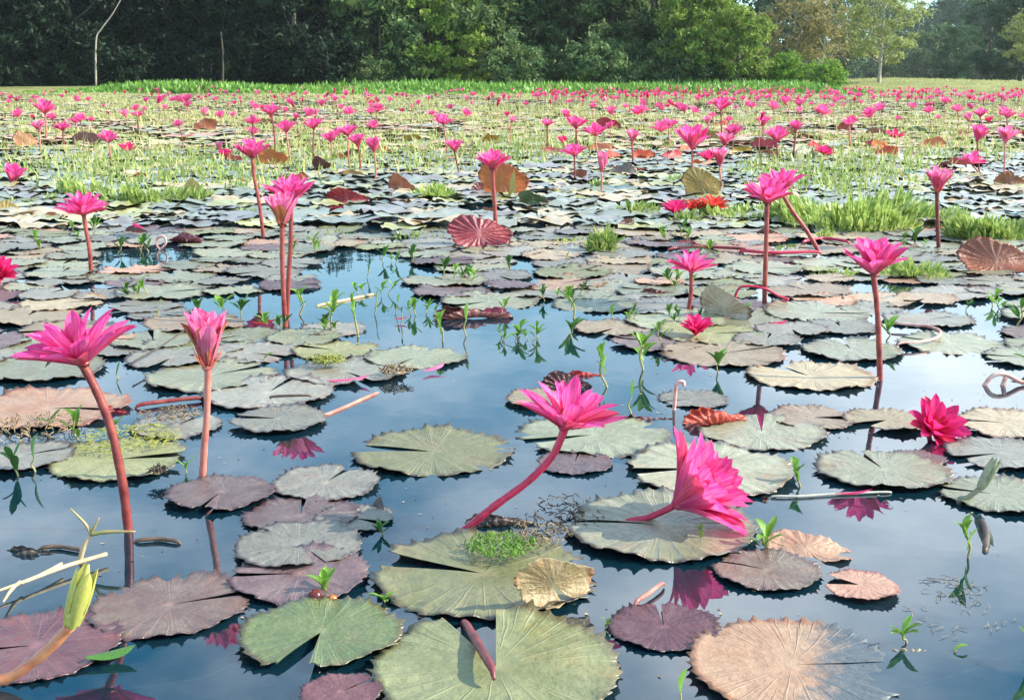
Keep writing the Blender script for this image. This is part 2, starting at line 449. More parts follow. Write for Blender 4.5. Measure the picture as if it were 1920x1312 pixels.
k = NT('pond_water')
geo = k.n('ShaderNodeNewGeometry')
n1 = k.noise(geo.outputs['Position'], 9.0, 2, 0.5)
n2 = k.noise(geo.outputs['Position'], 1.3, 2, 0.5)
hh = k.math('ADD', k.math('MULTIPLY', n1, 0.10), n2)
b = k.n('ShaderNodeBump', Strength=0.12, Distance=0.02); k.l(hh, b.inputs['Height'])
fr = k.n('ShaderNodeFresnel', IOR=2.05); k.l(b.outputs['Normal'], fr.inputs['Normal'])
gl = k.n('ShaderNodeBsdfGlossy', Roughness=0.015); gl.inputs['Color'].default_value = (1, 1, 1, 1); k.l(b.outputs['Normal'], gl.inputs['Normal'])
tr = k.n('ShaderNodeBsdfTransparent'); tr.inputs['Color'].default_value = (0.68, 0.74, 0.72, 1)
df = k.n('ShaderNodeBsdfDiffuse'); df.inputs['Color'].default_value = (0.004, 0.045, 0.078, 1)
body = k.n('ShaderNodeMixShader'); body.inputs[0].default_value = 0.36
k.l(tr.outputs[0], body.inputs[1]); k.l(df.outputs[0], body.inputs[2])
ms = k.n('ShaderNodeMixShader'); k.l(fr.outputs[0], ms.inputs[0]); k.l(body.outputs[0], ms.inputs[1]); k.l(gl.outputs[0], ms.inputs[2])
k.l(ms.outputs[0], k.out.inputs['Surface'])
M_WATER = k.m
structure(obj('water', mesh('water', [(-79, -18, 0), (79, -18, 0), (79, 98, 0), (-79, 98, 0)], [(0, 1, 2, 3)]), M_WATER))

# ------------------------------------------------------------------ lily pads
def disc_grid(seed, teeth=38, rings=6, notch=0.22, tooth=0.045, lobes=0.0, per=4):
    """unit disc cut by a sinus along +X, toothed margin; returns polar grid (r, th) and xy"""
    r_ = np.random.default_rng(seed)
    n = teeth * per
    th = np.linspace(notch / 2, 2 * math.pi - notch / 2, n + 1)
    ph = r_.uniform(0, 6.28, 6)
    edge = 1 + 0.022 * np.sin(2 * th + ph[0]) + 0.012 * np.sin(3 * th + ph[1]) + 0.006 * np.sin(7 * th + ph[4])
    tri = np.abs(((np.arange(n + 1) / per) % 1.0) - 0.5) * 2
    jit = np.repeat(r_.uniform(0.4, 1.5, teeth + 1), per)[:n + 1]
    edge_t = edge + tooth * 1.15 * tri ** 2.2 * jit - 0.012
    near = np.minimum(th - th[0], th[-1] - th)
    edge_t *= 1 - 0.10 * np.exp(-(near / 0.10) ** 2)
    lev = np.array([0.0, 0.22, 0.45, 0.66, 0.83, 0.94, 1.0]) if rings >= 6 else np.linspace(0, 1, rings + 1)
    Rr = np.zeros((len(lev), n + 1)); TH = np.zeros_like(Rr)
    for i, l in enumerate(lev):
        Rr[i] = l * (edge * 0.985 if i < len(lev) - 1 else edge_t)
        TH[i] = th
    return Rr, TH, r_

def pad_arrays(seed, **kw):
    relief = kw.pop('relief', 1.0)
    Rr, TH, r_ = disc_grid(seed, **kw)
    ph = r_.uniform(0, 6.28, 6)
    z = 0.022 * relief * np.sin(2 * TH + ph[0]) * Rr ** 2 * 0.7
    z += 0.028 * relief * np.sin(7 * TH + ph[1]) * Rr ** 4
    z += 0.030 * relief * np.sin(24 * TH + ph[2] + 0.6 * np.sin(3 * TH)) * np.clip(Rr - 0.4, 0, 1) ** 1.5
    z[-1] += 0.030 * np.clip((Rr[-1] - Rr[-2] * 1.06 / 1.0) * 12, 0, 1)
    z += 0.03 * relief * np.exp(-(Rr / 0.2) ** 2) * -0.6
    z += 0.022 * np.clip(Rr - 0.8, 0, 1) / 0.2 * (0.1 + 0.9 * np.sin(3 * TH + ph[3]))
    # edges of the sinus lifted a little
    near = np.minimum(TH - TH[0, 0], TH[0, -1] - TH)
    z += 0.05 * relief * np.exp(-(near / 0.25) ** 2) * Rr * r_.uniform(-0.2, 1.0)
    return Rr * np.cos(TH), Rr * np.sin(TH), z

def grid_mesh(name, X, Y, Z, thick=0.006):
    m, n = X.shape
    top = np.stack([X.ravel(), Y.ravel(), Z.ravel()], 1)
    bot = top.copy(); bot[:, 2] -= thick
    idx = np.arange(m * n).reshape(m, n)
    Q = np.stack([idx[:-1, :-1].ravel(), idx[1:, :-1].ravel(), idx[1:, 1:].ravel(), idx[:-1, 1:].ravel()], 1)
    Qb = Q[:, ::-1] + m * n
    e = idx[-1]
    rim = np.stack([e[:-1], e[:-1] + m * n, e[1:] + m * n, e[1:]], 1)
    return mesh_np(name, np.concatenate([top, bot]), np.concatenate([Q, Qb, rim]), True)

PADM = {}
def pad_mesh(seed, mat, notch=0.22, relief=1.0, teeth=38):
    key = (seed, mat.name, notch, relief, teeth)
    if key not in PADM:
        me = grid_mesh('lily_pad', *pad_arrays(seed, notch=notch, relief=relief, teeth=teeth))
        me.materials.append(mat)
        PADM[key] = me
    return PADM[key]

PAD_SPOTS = []      # (x, y, r) of every pad set by hand
def put_pad(cx, cy, w, ang, kind, label, notch=0.22, seed=None, relief=1.0, z=None, tilt=None, group=None, cat='lily pad'):
    p = W(cx, cy)
    r = w / 2 * PXM(p)
    i = len(PAD_SPOTS)
    me = pad_mesh((i * 7 + 3) % 9 if seed is None else seed, PAD[kind], notch, relief)
    o = obj('lily_pad', me)
    p.z = (0.0035 + 0.0018 * (i % 4)) if z is None else z
    o.location = p
    o.scale = (r, r, r)
    tx, ty = tilt if tilt else (random.uniform(-0.8, 0.8), random.uniform(-0.8, 0.8))
    o.rotation_euler = Euler((R(tx), R(ty), R(ang)))
    PAD_SPOTS.append((p.x, p.y, r))
    return tag(o, label, cat, group)

# cx, cy, width px, sinus direction (0 right, 90 away, 180 left, 270 near), colour, label, sinus angle
HERO_PADS = [
 (812, 848, 298, 172, 'olive', 'pale olive lily pad floating alone in open blue water', 0.34),
 (905, 1078, 414, 168, 'olive', 'large olive lily pad with a mossy algae patch under the tan folded leaf', 0.30),
 (930, 1256, 474, 105, 'olive', 'largest yellow-olive lily pad with a dark twig lying in its notch', 0.5),
 (602, 1194, 300, 258, 'green', 'green ragged lily pad with a lobed front edge beside the dark berries', 0.42),
 (318, 1136, 292, 20, 'brown', 'brownish purple wavy lily pad beside the tall stem of the largest flower', 0.12),
 (70, 1214, 300, 200, 'maroon', 'maroon lily pad under the yellow-green bud', 0.14),
 (562, 1082, 262, 185, 'purple', 'dark purple ruffled lily pad with a bright green sprout at its rim', 0.14),
 (414, 930, 198, 262, 'purple', 'mauve lily pad at the foot of the half-closed flower stem', 0.10),
 (564, 968, 214, 95, 'purple', 'dusky pink lily pad overlapping two olive-grey pads', 0.12),
 (612, 908, 202, 70, 'slate', 'grey-olive lily pad tucked behind the dusky pink one', 0.14),
 (222, 866, 252, 5, 'olive', 'yellow-olive lily pad with green scum along its far edge', 0.35),
 (560, 1028, 240, 300, 'slate', 'half-sunken grey lily pad between two purple pads', 0.2),
 (664, 974, 150, 330, 'slate', 'small grey lily pad with a curled dark rim', 0.3),
 (396, 706, 248, 40, 'grey', 'grey-green lily pad behind the half-closed flower', 0.16),
 (503, 740, 246, 75, 'slate', 'purplish grey lily pad carrying a short dark stick', 0.16),
 (522, 791, 182, 176, 'slate', 'small slate lily pad with open notch beside deep blue water', 0.34),
 (779, 671, 192, 250, 'grey', 'round green lily pad floating apart with a fine toothed rim', 0.10),
 (648, 699, 226, 300, 'slate', 'purple-grey lily pad littered with brown debris and moss', 0.14),
 (570, 636, 142, 60, 'grey', 'grey-green lily pad in front of the twin flower stems', 0.16),
 (288, 642, 160, 110, 'grey', 'grey lily pad just behind the largest flower', 0.16),
 (372, 650, 200, 200, 'grey', 'grey-green lily pad with a thin dark stick resting across it', 0.16),
 (468, 664, 176, 330, 'slate', 'grey lily pad behind the half-closed flower head', 0.16),
 (84, 694, 220, 100, 'grey', 'ribbed grey-green lily pad below the largest flower', 0.16),
 (92, 770, 290, 350, 'peach', 'dying peach lily pad with a red curled leaf on it', 0.2),
 (1112, 816, 288, 205, 'grey', 'ribbed grey-green lily pad behind the leaning open flower', 0.30),
 (1078, 871, 138, 80, 'purple', 'small mauve lily pad next to the leaning flower stem', 0.08),
 (1330, 884, 320, 190, 'grey', 'large grey lily pad behind the flower tipped toward the water', 0.2),
 (1240, 992, 352, 170, 'grey', 'olive-grey pleated lily pad below the flower tipped toward the water', 0.14),
 (1428, 812, 236, 80, 'grey', 'grey-green lily pad beside the red rolled leaf', 0.14),
 (1524, 786, 164, 350, 'tan', 'tan lily pad with open notch next to another tan pad', 0.5),
 (1664, 792, 160, 215, 'tan', 'tan pleated lily pad touching the deep pink flower', 0.5),
 (1655, 886, 242, 100, 'grey', 'heart-shaped grey-olive lily pad in front of the deep pink flower', 0.16),
 (1718, 862, 108, 180, 'purple', 'small silvery mauve lily pad under the reflection of the deep pink flower', 0.12),
 (1868, 930, 210, 160, 'grey', 'pleated grey lily pad carrying the grey-green bud', 0.2),
 (1876, 855, 200, 200, 'slate', 'ribbed grey lily pad behind the grey-green bud', 0.2),
 (1890, 800, 190, 170, 'tan', 'pale tan-grey lily pad beside the deep pink flower', 0.16),
 (1518, 706, 236, 120, 'tan', 'tan-grey lily pad with a dark gap at its notch', 0.3),
 (1356, 665, 226, 20, 'tan', 'warm tan lily pad below the sunken deep pink flower', 0.14),
 (1596, 659, 190, 90, 'grey', 'grey lily pad behind the stem of the tall bowl-shaped flower', 0.14),
 (1438, 641, 126, 70, 'slate', 'small slate lily pad behind the warm tan one', 0.14),
 (1782, 645, 196, 150, 'grey', 'grey-green lily pad with a looped pale stem on it', 0.2),
 (1740, 601, 164, 20, 'slate', 'slate lily pad beyond the looped pale stem', 0.12),
 (1925, 674, 160, 170, 'grey', 'ribbed grey lily pad near the bent white stem', 0.2),
 (1018, 753, 138, 30, 'tan', 'pale tan lily pad behind the leaning open flower', 0.2),
 (1245, 1178, 208, 90, 'maroon', 'dark maroon lily pad beside the sunken peach leaf', 0.12),
 (1438, 1073, 198, 150, 'brown', 'brownish grey lily pad crossed by a crimson reflection', 0.14),
 (1612, 1104, 140, 160, 'peach', 'striped peach lily pad with a dark toothed rim', 0.7),
 (640, 1308, 150, 40, 'maroon', 'maroon lily pad next to the largest yellow-olive pad', 0.14),
 (1300, 750, 130, 200, 'slate', 'slate lily pad under the crimson reflections', 0.14),
 (330, 800, 170, 60, 'slate', 'murky grey lily pad covered with brown debris', 0.2),
 (40, 860, 190, 30, 'slate', 'dark grey lily pad among upright sprouts', 0.2),
]
hp = {}
for a in HERO_PADS:
    cx, cy, w, an, kd, lb, nt = a
    hp[lb] = put_pad(cx, cy, w, an, kd, lb, nt, relief=0.8)
# sunken and crumpled peach leaves
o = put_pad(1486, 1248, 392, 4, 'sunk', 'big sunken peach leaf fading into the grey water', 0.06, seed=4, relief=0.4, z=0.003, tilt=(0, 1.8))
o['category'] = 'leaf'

# ------------------------------------------------------------------ crowded raft of pads further out
OPEN = [ # open water seen in the photograph (px ellipses: cx, cy, rx, ry)
 (690, 512, 150, 42), (800, 600, 140, 50), (870, 640, 240, 70), (860, 770, 220, 130), (560, 860, 170, 70), (1000, 610, 150, 46),
 (200, 1000, 420, 160), (1680, 680, 260, 70), (1800, 600, 120, 40), (1700, 1110, 300, 180), (1430, 556, 70, 30), (1250, 720, 180, 60),
 (395, 568, 80, 22), (180, 602, 110, 16), (520, 590, 100, 46), (640, 575, 120, 40), (1180, 590, 70, 22), (260, 480, 90, 18), (1010, 500, 60, 14),
 (900, 395, 70, 8), (1880, 620, 90, 60), (990, 950, 260, 120), (560, 1250, 500, 130), (1120, 700, 120, 70), (1640, 545, 110, 18), (1500, 455, 70, 10)]
def in_open(px, py):
    return any(((px - a) / c) ** 2 + ((py - b) / d) ** 2 < 1 for a, b, c, d in OPEN)

cells = {}
def free(x, y, r, sp):
    ci, cj = int(x / 0.4), int(y / 0.4)
    for i in range(ci - 1, ci + 2):
        for j in range(cj - 1, cj + 2):
            for (a, b, s) in cells.get((i, j), ()):
                if (a - x) ** 2 + (b - y) ** 2 < (sp * (r + s)) ** 2: return False
    return True
def add_cell(x, y, r): cells.setdefault((int(x / 0.4), int(y / 0.4)), []).append((x, y, r))
for (x, y, r) in PAD_SPOTS: add_cell(x, y, r)

raft = []
tries = 0
while tries < 20000:
    tries += 1
    y = math.sqrt(random.uniform(2.9 ** 2, 12.0 ** 2))
    x = random.uniform(-0.46, 0.46) * y
    px, py = project((x, y, 0))
    if not (-90 < px < 2010) or py > 690 or in_open(px, py): continue
    r = random.uniform(0.085, 0.165)
    if free(x, y, r, 0.64):
        add_cell(x, y, r); raft.append((x, y, r))
raft.sort(key=lambda t: t[1])
kinds = ['grey'] * 8 + ['slate'] * 6 + ['tan'] * 3 + ['olive'] + ['purple'] + ['peach']
N_IND = 300 - len(PAD_SPOTS)
MARKS = [(152, 380, 'the flat-topped magenta flower'), (535, 560, 'the paired tall flowers'), (898, 450, 'the ribbed red fan leaf'), (888, 592, 'the cigar-shaped maroon leaf'),
 (1300, 540, 'the small spread-petalled flower'), (1433, 545, 'the crimson looped stem'), (1650, 560, 'the bowl-shaped flower'), (1866, 490, 'the rust-brown arched leaf'), (1760, 440, 'the cup flower in the weeds'),
 (1090, 450, 'the two green grass tufts'), (345, 445, 'the coiled pale stem'), (650, 375, 'the folded red ridge leaf'), (720, 505, 'the pale blue pool'), (929, 400, 'the orange upright leaf'), (1300, 400, 'the red squatting lilies'),
 (20, 530, 'the nodding deep pink flower'), (300, 560, 'the largest flower head'), (640, 610, 'the bushy sprout'), (1070, 590, 'the tangled leaning sprout'), (485, 430, 'the twin slender stems'), (1150, 350, 'the narrow closed flower'),
 (1500, 450, 'the slanting flower stem'), (250, 400, 'the pale yellow grass leaf'), (1210, 660, 'the yellowish bushy sprout'), (1740, 610, 'the looped pale stem'), (780, 400, 'the low grass cushion'), (60, 430, 'the amber leaf'), (130, 500, 'the bent red flower stem'), (420, 520, 'the dark pool'), (1560, 420, 'the big grass bank'), (1690, 520, 'the leafy weed tuft')]
MARKW = [(W(a, b), t) for a, b, t in MARKS]
def near_mark(x, y): return min(MARKW, key=lambda m: (m[0].x - x) ** 2 + (m[0].y - y) ** 2)[1]
RAFT_LABEL = {'grey': 'grey-green lily pad in the crowded raft of floating pads', 'slate': 'slate grey lily pad in the crowded raft of floating pads',
 'tan': 'pale tan lily pad in the crowded raft of floating pads', 'olive': 'olive lily pad in the crowded raft of floating pads',
 'purple': 'purplish lily pad in the crowded raft of floating pads', 'peach': 'dying peach lily pad in the crowded raft of floating pads'}
for (x, y, r) in raft[:N_IND]:
    kd = random.choice(kinds)
    o = obj('lily_pad', pad_mesh(random.randrange(6), PAD[kd], 0.2, 0.8))
    o.location = (x, y, random.uniform(0.003, 0.011)); o.scale = (r, r, r)
    o.rotation_euler = Euler((R(random.uniform(-2, 2)), R(random.uniform(-2, 2)), random.uniform(0, 6.28)))
    nm = near_mark(x, y); size = 'small ' if r < 0.105 else ('broad ' if r > 0.145 else '')
    lb = size + RAFT_LABEL[kd].replace('in the crowded raft of floating pads', 'in the raft by ' + nm)
    tag(o, lb, 'lily pad', lb.replace(' lily pad in the raft', ' pads'))

# the pads past the first three hundred: uncountable, real discs in one mesh
def pads_mass(spots, nseg, name, mats):
    n = len(spots)
    th = np.linspace(0.1, 6.18, nseg)
    S = np.array(spots)
    rot = rng.uniform(0, 6.28, n)
    ang = th[None] + rot[:, None]
    wob = 1 + 0.05 * np.sin(ang * 3 + rot[:, None] * 5) + 0.05 * (np.arange(nseg)[None] % 2)
    rx = S[:, 2:3] * wob
    tilt = rng.normal(0, 0.035, (n, 2))
    dx, dy = rx * np.cos(ang), rx * np.sin(ang)
    z0 = rng.uniform(0.006, 0.02, n)[:, None]
    zz = z0 + dx * tilt[:, :1] + dy * tilt[:, 1:] + 0.02 * rng.random((n, nseg)) * S[:, 2:3] / 0.12
    Vr = np.stack([S[:, 0:1] + dx, S[:, 1:2] + dy, zz], 2)
    Vc = np.stack([S[:, 0:1], S[:, 1:2], z0 - 0.002], 2)
    Vt = np.concatenate([Vc, Vr], 1).reshape(-1, 3)
    base = (np.arange(n) * (nseg + 1))[:, None]
    a = base + 1 + np.arange(nseg - 1)[None]
    T = np.stack([np.broadcast_to(base, a.shape), a, a + 1], 2).reshape(-1, 3)
    me = mesh_np(name, Vt, T, True)
    for m_ in mats: me.materials.append(m_)
    mi = np.repeat(rng.integers(0, len(mats), n), nseg - 1).astype(np.int32)
    me.polygons.foreach_set('material_index', mi)
    return me
def mass_mat(name, col, rough=0.3):
    k = NT(name); geo = k.n('ShaderNodeNewGeometry')
    nf = k.noise(geo.outputs['Position'], 7, 4)
    c = k.mix(k.ramp(nf, 0.3, 0.7), tuple(v * 1.0 for v in col), tuple(v * 1.7 for v in col))
    return leaf_finish(k, c, rough, nf, 0.3, 0.01, spec=0.9)
MM = [mass_mat('far_pad_grey', (0.16, 0.18, 0.14)), mass_mat('far_pad_slate', (0.17, 0.16, 0.155)), mass_mat('far_pad_grey_pale', (0.21, 0.22, 0.18)), mass_mat('far_pad_tan', (0.34, 0.27, 0.17)),
      mass_mat('far_pad_olive', (0.26, 0.26, 0.12)), mass_mat('far_pad_grey2', (0.15, 0.165, 0.14))]
o = obj('far_lily_pads', pads_mass(raft[N_IND:], 26, 'far_lily_pads', MM))
o['kind'] = 'stuff'; tag(o, 'grey and tan lily pads covering the middle of the pond', 'lily pads')
far = []
for i in range(9500):
    y = math.sqrt(random.uniform(12 ** 2, 64 ** 2)) if i > 3000 else math.sqrt(random.uniform(12 ** 2, 26 ** 2))
    x = random.uniform(-0.47, 0.47) * y
    far.append((x, y, random.uniform(0.10, 0.2)))
MF = [mass_mat('distant_pad_grey', (0.2, 0.2, 0.15), 0.35), mass_mat('distant_pad_straw', (0.33, 0.29, 0.15), 0.5), mass_mat('distant_pad_olive', (0.22, 0.23, 0.10), 0.5), mass_mat('distant_pad_tan', (0.32, 0.25, 0.16), 0.5), mass_mat('distant_pad_rosy', (0.34, 0.19, 0.14), 0.5)]
o = obj('distant_lily_pads', pads_mass(far, 13, 'distant_lily_pads', MF))
o['kind'] = 'stuff'; tag(o, 'straw coloured mat of lily pads covering the far pond', 'lily pads')

# ------------------------------------------------------------------ flowers
def petal_arrays(Wd=0.28, curve=0.25, cup=0.45, nu=10, nv=5, tip=1.0):
    """petal of length 1 along +Z, bending toward +Y, hollow side inward (-Y)"""
    u = np.linspace(0, 1, nu)
    w = Wd / 2 * np.interp(u ** tip, [0, 0.12, 0.3, 0.52, 0.72, 0.86, 0.95, 1.0], [0.34, 0.5, 0.82, 1.0, 0.92, 0.66, 0.36, 0.03])
    v = np.linspace(-1, 1, nv)
    ang = curve * (u - 0.35)              # local lean along the petal
    zz = np.concatenate([[0], np.cumsum(np.cos(curve * ((u[1:] + u[:-1]) / 2 - 0.35)) * np.diff(u))])
    yy = np.concatenate([[0], np.cumsum(np.sin(curve * ((u[1:] + u[:-1]) / 2 - 0.35)) * np.diff(u))])
    X = w[:, None] * v[None]
    Y = yy[:, None] - cup * w[:, None] * (v[None] ** 2)
    Z = zz[:, None] + 0 * X
    return X, Y, Z

def petal_mesh(name, mat, **kw):
    X, Y, Z = petal_arrays(**kw)
    m, n = X.shape
    idx = np.arange(m * n).reshape(m, n)
    Q = np.stack([idx[:-1, :-1].ravel(), idx[:-1, 1:].ravel(), idx[1:, 1:].ravel(), idx[1:, :-1].ravel()], 1)
    me = mesh_np(name, np.stack([X.ravel(), Y.ravel(), Z.ravel()], 1), Q, True)
    me.materials.append(mat)
    return me

PETM = {}
for kd, mt in PET.items():
    PETM[kd] = [petal_mesh('petal', mt, Wd=w, curve=c, cup=cu, tip=tp) for w, c, cu, tp in
                ((0.33, 0.3, 0.5, 1.0), (0.28, 0.5, 0.55, 0.95), (0.36, 0.1, 0.6, 1.05), (0.30, -0.3, 0.55, 1.0))]
SEPM = {kd: petal_mesh('sepal', mt, Wd=0.33, curve=0.2, cup=0.6, tip=0.95) for kd, mt in SEP.items()}

def stamen_mesh():
    V, T = [], []
    r_ = random.Random(3)
    for i in range(60):
        a = r_.uniform(0, 6.28); ph = r_.uniform(0.1, 0.75); L = r_.uniform(0.30, 0.50)
        d = Vector((math.sin(ph) * math.cos(a), math.sin(ph) * math.sin(a), math.cos(ph)))
        t = Vector((-math.sin(a), math.cos(a), 0)) * 0.011
        b0 = Vector((d.x * 0.08, d.y * 0.08, 0.03))
        tip_ = b0 + d * L + Vector((0, 0, -0.0)) - Vector((d.x, d.y, 0)) * 0.06
        mid = b0 + d * L * 0.55 + Vector((d.x, d.y, 0)) * 0.02
        o_ = len(V)
        V += [b0 - t, b0 + t, mid + t * 1.4, mid - t * 1.4, tip_]
        T += [(o_, o_ + 1, o_ + 2, o_ + 3), (o_ + 3, o_ + 2, o_ + 4)]
    return mesh('stamens', V, T)
STAM = stamen_mesh(); STAM.materials.append(M_STAM)

def xf(neck, axis, az, phi, scale, up=0.0):
    q = Vector((0, 0, 1)).rotation_difference(axis)
    return (Matrix.Translation(neck) @ q.to_matrix().to_4x4() @ Matrix.Rotation(az, 4, 'Z') @
            Matrix.Translation((0, 0.02 * scale, up * scale)) @ Matrix.Rotation(-phi, 4, 'X') @ Matrix.Diagonal((scale, scale, scale, 1)))

def flower_head(root, neck, axis, L, n=(7, 6, 4), po=62, pi_=22, mat='pink', sep='sepal', nsep=4, seed=0, stam=True, wide=1.0):
    r_ = random.Random(seed)
    ph = [po, (po * 0.58 + pi_ * 0.42), pi_]
    off = r_.uniform(0, 6.28)
    for ring in range(3):
        for i in range(n[ring]):
            az = off + 2 * math.pi * (i + 0.5 * ring + r_.uniform(-0.16, 0.16)) / n[ring]
            p = R(ph[ring] + r_.uniform(-7, 7))
            s = L * (1.0 - 0.06 * ring) * r_.uniform(0.93, 1.05)
            o = obj('petal', r_.choice(PETM[mat]), None, root)
            o.matrix_basis = xf(neck, axis, az, p, s, 0.015 * ring) @ Matrix.Rotation(r_.uniform(-0.15, 0.15), 4, 'Z') @ Matrix.Diagonal((wide, 1, 1, 1))
    for i in range(nsep):
        az = off + 0.4 + 2 * math.pi * i / max(nsep, 1) + r_.uniform(-0.1, 0.1)
        o = obj('sepal', SEPM[sep], None, root)
        o.matrix_basis = xf(neck, axis, az, R(ph[0] + 2 + r_.uniform(-3, 3)), L * (0.96 if po > 40 else 0.86), -0.01) @ Matrix.Diagonal((wide, 1, 1, 1))
    if stam:
        o = obj('stamens', STAM, None, root)
        q = Vector((0, 0, 1)).rotation_difference(axis)
        o.matrix_basis = Matrix.Translation(neck) @ q.to_matrix().to_4x4() @ Matrix.Diagonal((L, L, L, 1))

def hero_flower(base, neck, lean, label, L, n=(7, 6, 4), po=62, pi_=22, mat='pink', sep='sepal', ctrl=(), stem=M_STEM, rad=5.5, dY=0.0, cam_t=0.12, seed=0, stam=True, nsep=4, wide=1.0, group=None, below=0.12):
    """base, neck, ctrl: pixels; L: petal length in px; lean: screen direction of the flower axis"""
    b = W(*base)
    s = PXM(b)
    nk = AT(neck[0], neck[1], b.y + dY)
    root = empty('water_lily_flower', b, label, 'flower', group)
    axis = Vector((lean[0], -cam_t, -lean[1])).normalized()
    pts = [Vector((0, 0, 0))]
    m_ = len(ctrl)
    for i, c in enumerate(ctrl):
        pts.append(AT(c[0], c[1], b.y + dY * (i + 1) / (m_ + 1)) - b)
    nl = nk - b
    pts.append(nl)
    first = (pts[1] - pts[0]).normalized()
    down = Vector((first.x, first.y, max(first.z, 0.5))).normalized()
    pts.insert(0, -down * below)
    pts.append(nl + axis * L * s * 0.07)
    rr = rad * s
    tube('stem', pts, [rr * 1.1, rr * 1.05, rr, rr * 0.95, rr * 0.95, rr * 1.0, rr * 1.9], stem, root, 10, 6)
    flower_head(root, nl, axis, L * s, n, po, pi_, mat, sep, nsep, seed, stam, wide)
    return root

hero_flower((241, 996), (157, 686), (-0.22, -1), 'largest wide-open magenta water lily on a tall curved stem', 122, (9, 7, 5), 62, 24, 'pink', ctrl=((229, 900), (207, 800), (182, 735)), rad=8.5, stem=M_STEM, cam_t=0.10, seed=4)
hero_flower((379, 903), (390, 694), (0.02, -1), 'half-closed pale pink water lily with two brown-green sepals on an upright stem', 118, (7, 5, 4), 20, 7, 'pale', 'brown', ctrl=((383, 840), (388, 770)), rad=6.8, stem=M_STEMP, seed=2, wide=1.15, cam_t=0.05)
hero_flower((868, 996), (1058, 806), (0.18, -1), 'open magenta water lily on a crimson stem leaning over open water', 112, (7, 6, 4), 62, 20, 'pink', ctrl=((925, 950), (990, 902), (1035, 855)), rad=7.5, stem=M_STEMC, seed=9, cam_t=0.05)
hero_flower((1165, 983), (1262, 949), (1.0, -0.80), 'magenta water lily tipped sideways on a short crimson stem near the water', 150, (11, 10, 8), 45, 14, 'pink', ctrl=((1215, 970),), rad=6.5, stem=M_STEMC, seed=5, cam_t=0.22, nsep=4, wide=1.12)
hero_flower((1742, 818), (1745, 810), (0.25, -0.85), 'deep pink water lily resting on the water above its crimson reflection', 72, (8, 7, 5), 58, 26, 'deep', ctrl=(), rad=5, stem=M_STEMC, seed=3, cam_t=0.62, wide=1.15)
hero_flower((1650, 712), (1638, 517), (0.03, -1), 'bowl-shaped bright pink water lily on a tall crimson stem beside a sprout', 82, (7, 6, 5), 48, 18, 'pink', ctrl=((1648, 640), (1644, 570)), rad=5.5, stem=M_STEM, seed=12, wide=1.2)
hero_flower((1291, 585), (1296, 511), (0.05, -1), 'small open magenta water lily with spread narrow petals', 54, (6, 5, 3), 66, 20, 'pink', ctrl=((1296, 545),), rad=4, stem=M_STEM, seed=21)
hero_flower((1433, 575), (1438, 383), (0.0, -1), 'wide pink water lily on a tall straight dark red stem', 58, (8, 6, 5), 58, 22, 'pink', ctrl=((1435, 510), (1437, 440)), rad=4.5, stem=M_STEM, seed=14, wide=1.15)
hero_flower((1535, 471), (1466, 362), (-0.12, -1), 'pink water lily on a stem slanting down to the weeds', 56, (8, 6, 4), 52, 20, 'pink', ctrl=((1512, 432), (1485, 395)), rad=4, stem=M_STEM, seed=15)
hero_flower((1760, 468), (1757, 363), (0.04, -1), 'cup-shaped pale pink water lily rising from the green weeds', 54, (6, 5, 4), 30, 10, 'pale', 'sepal', ctrl=((1758, 420),), rad=4, stem=M_STEMD, seed=16, wide=1.25)
hero_flower((538, 600), (545, 382), (0.0, -1), 'upper pink water lily of a pair on joined tall stems', 62, (8, 6, 4), 50, 20, 'pink', ctrl=((541, 520), (545, 450)), rad=4.5, stem=M_STEM, seed=17)
hero_flower((535, 611), (529, 426), (0.03, -1), 'lower cup-shaped pink water lily of a pair on joined tall stems', 68, (7, 5, 4), 28, 9, 'pale', 'brown', ctrl=((531, 540), (529, 480)), rad=4.8, stem=M_STEM, seed=18, wide=1.2)
hero_flower((494, 446), (473, 297), (0.0, -1), 'fan-shaped pink water lily with twin slender stems', 44, (8, 7, 4), 52, 18, 'pink', ctrl=((486, 380), (477, 335)), rad=3.5, stem=M_STEM, seed=19, wide=1.1)
hero_flower((171, 514), (157, 404), (-0.03, -1), 'flat-topped magenta water lily on a bent red stem', 54, (9, 8, 6), 68, 26, 'pink', ctrl=((168, 470), (161, 430)), rad=4, stem=M_STEM, seed=20)
hero_flower((929, 441), (924, 319), (0.0, -1), 'pink water lily in front of an orange upright leaf', 44, (8, 6, 4), 48, 18, 'pink', ctrl=((928, 395), (925, 350)), rad=4, stem=M_STEM, seed=22, wide=1.15)
hero_flower((-4, 538), (0, 520), (0.10, -0.75), 'deep pink water lily nodding at the water by a pale raft of pads', 44, (9, 8, 6), 60, 30, 'deep', rad=3.5, stem=M_STEMC, seed=23, cam_t=0.6, wide=1.15)
hero_flower((1304, 634), (1304, 626), (0.02, -1), 'deep crimson-pink water lily sunken between tan pads', 40, (8, 7, 5), 50, 24, 'deep', rad=3.5, stem=M_STEMC, seed=24, cam_t=0.4, wide=1.2)
hero_flower((24, 350), (22, 344), (0.35, -1), 'half-open pink water lily lying low beside the grass', 40, (6, 5, 4), 32, 12, 'pink', rad=3, stem=M_STEM, seed=25, wide=1.2)
hero_flower((1268, 410), (1268, 402), (-0.1, -1), 'magenta-red water lily squatting in the green weeds', 34, (8, 7, 4), 55, 24, 'deep', rad=3, stem=M_STEMC, seed=26)
hero_flower((1336, 408), (1334, 396), (0.1, -1), 'orange-red water lily squatting in the green weeds', 38, (8, 8, 5), 58, 24, 'red', 'brown', rad=3, stem=M_STEMC, seed=27)
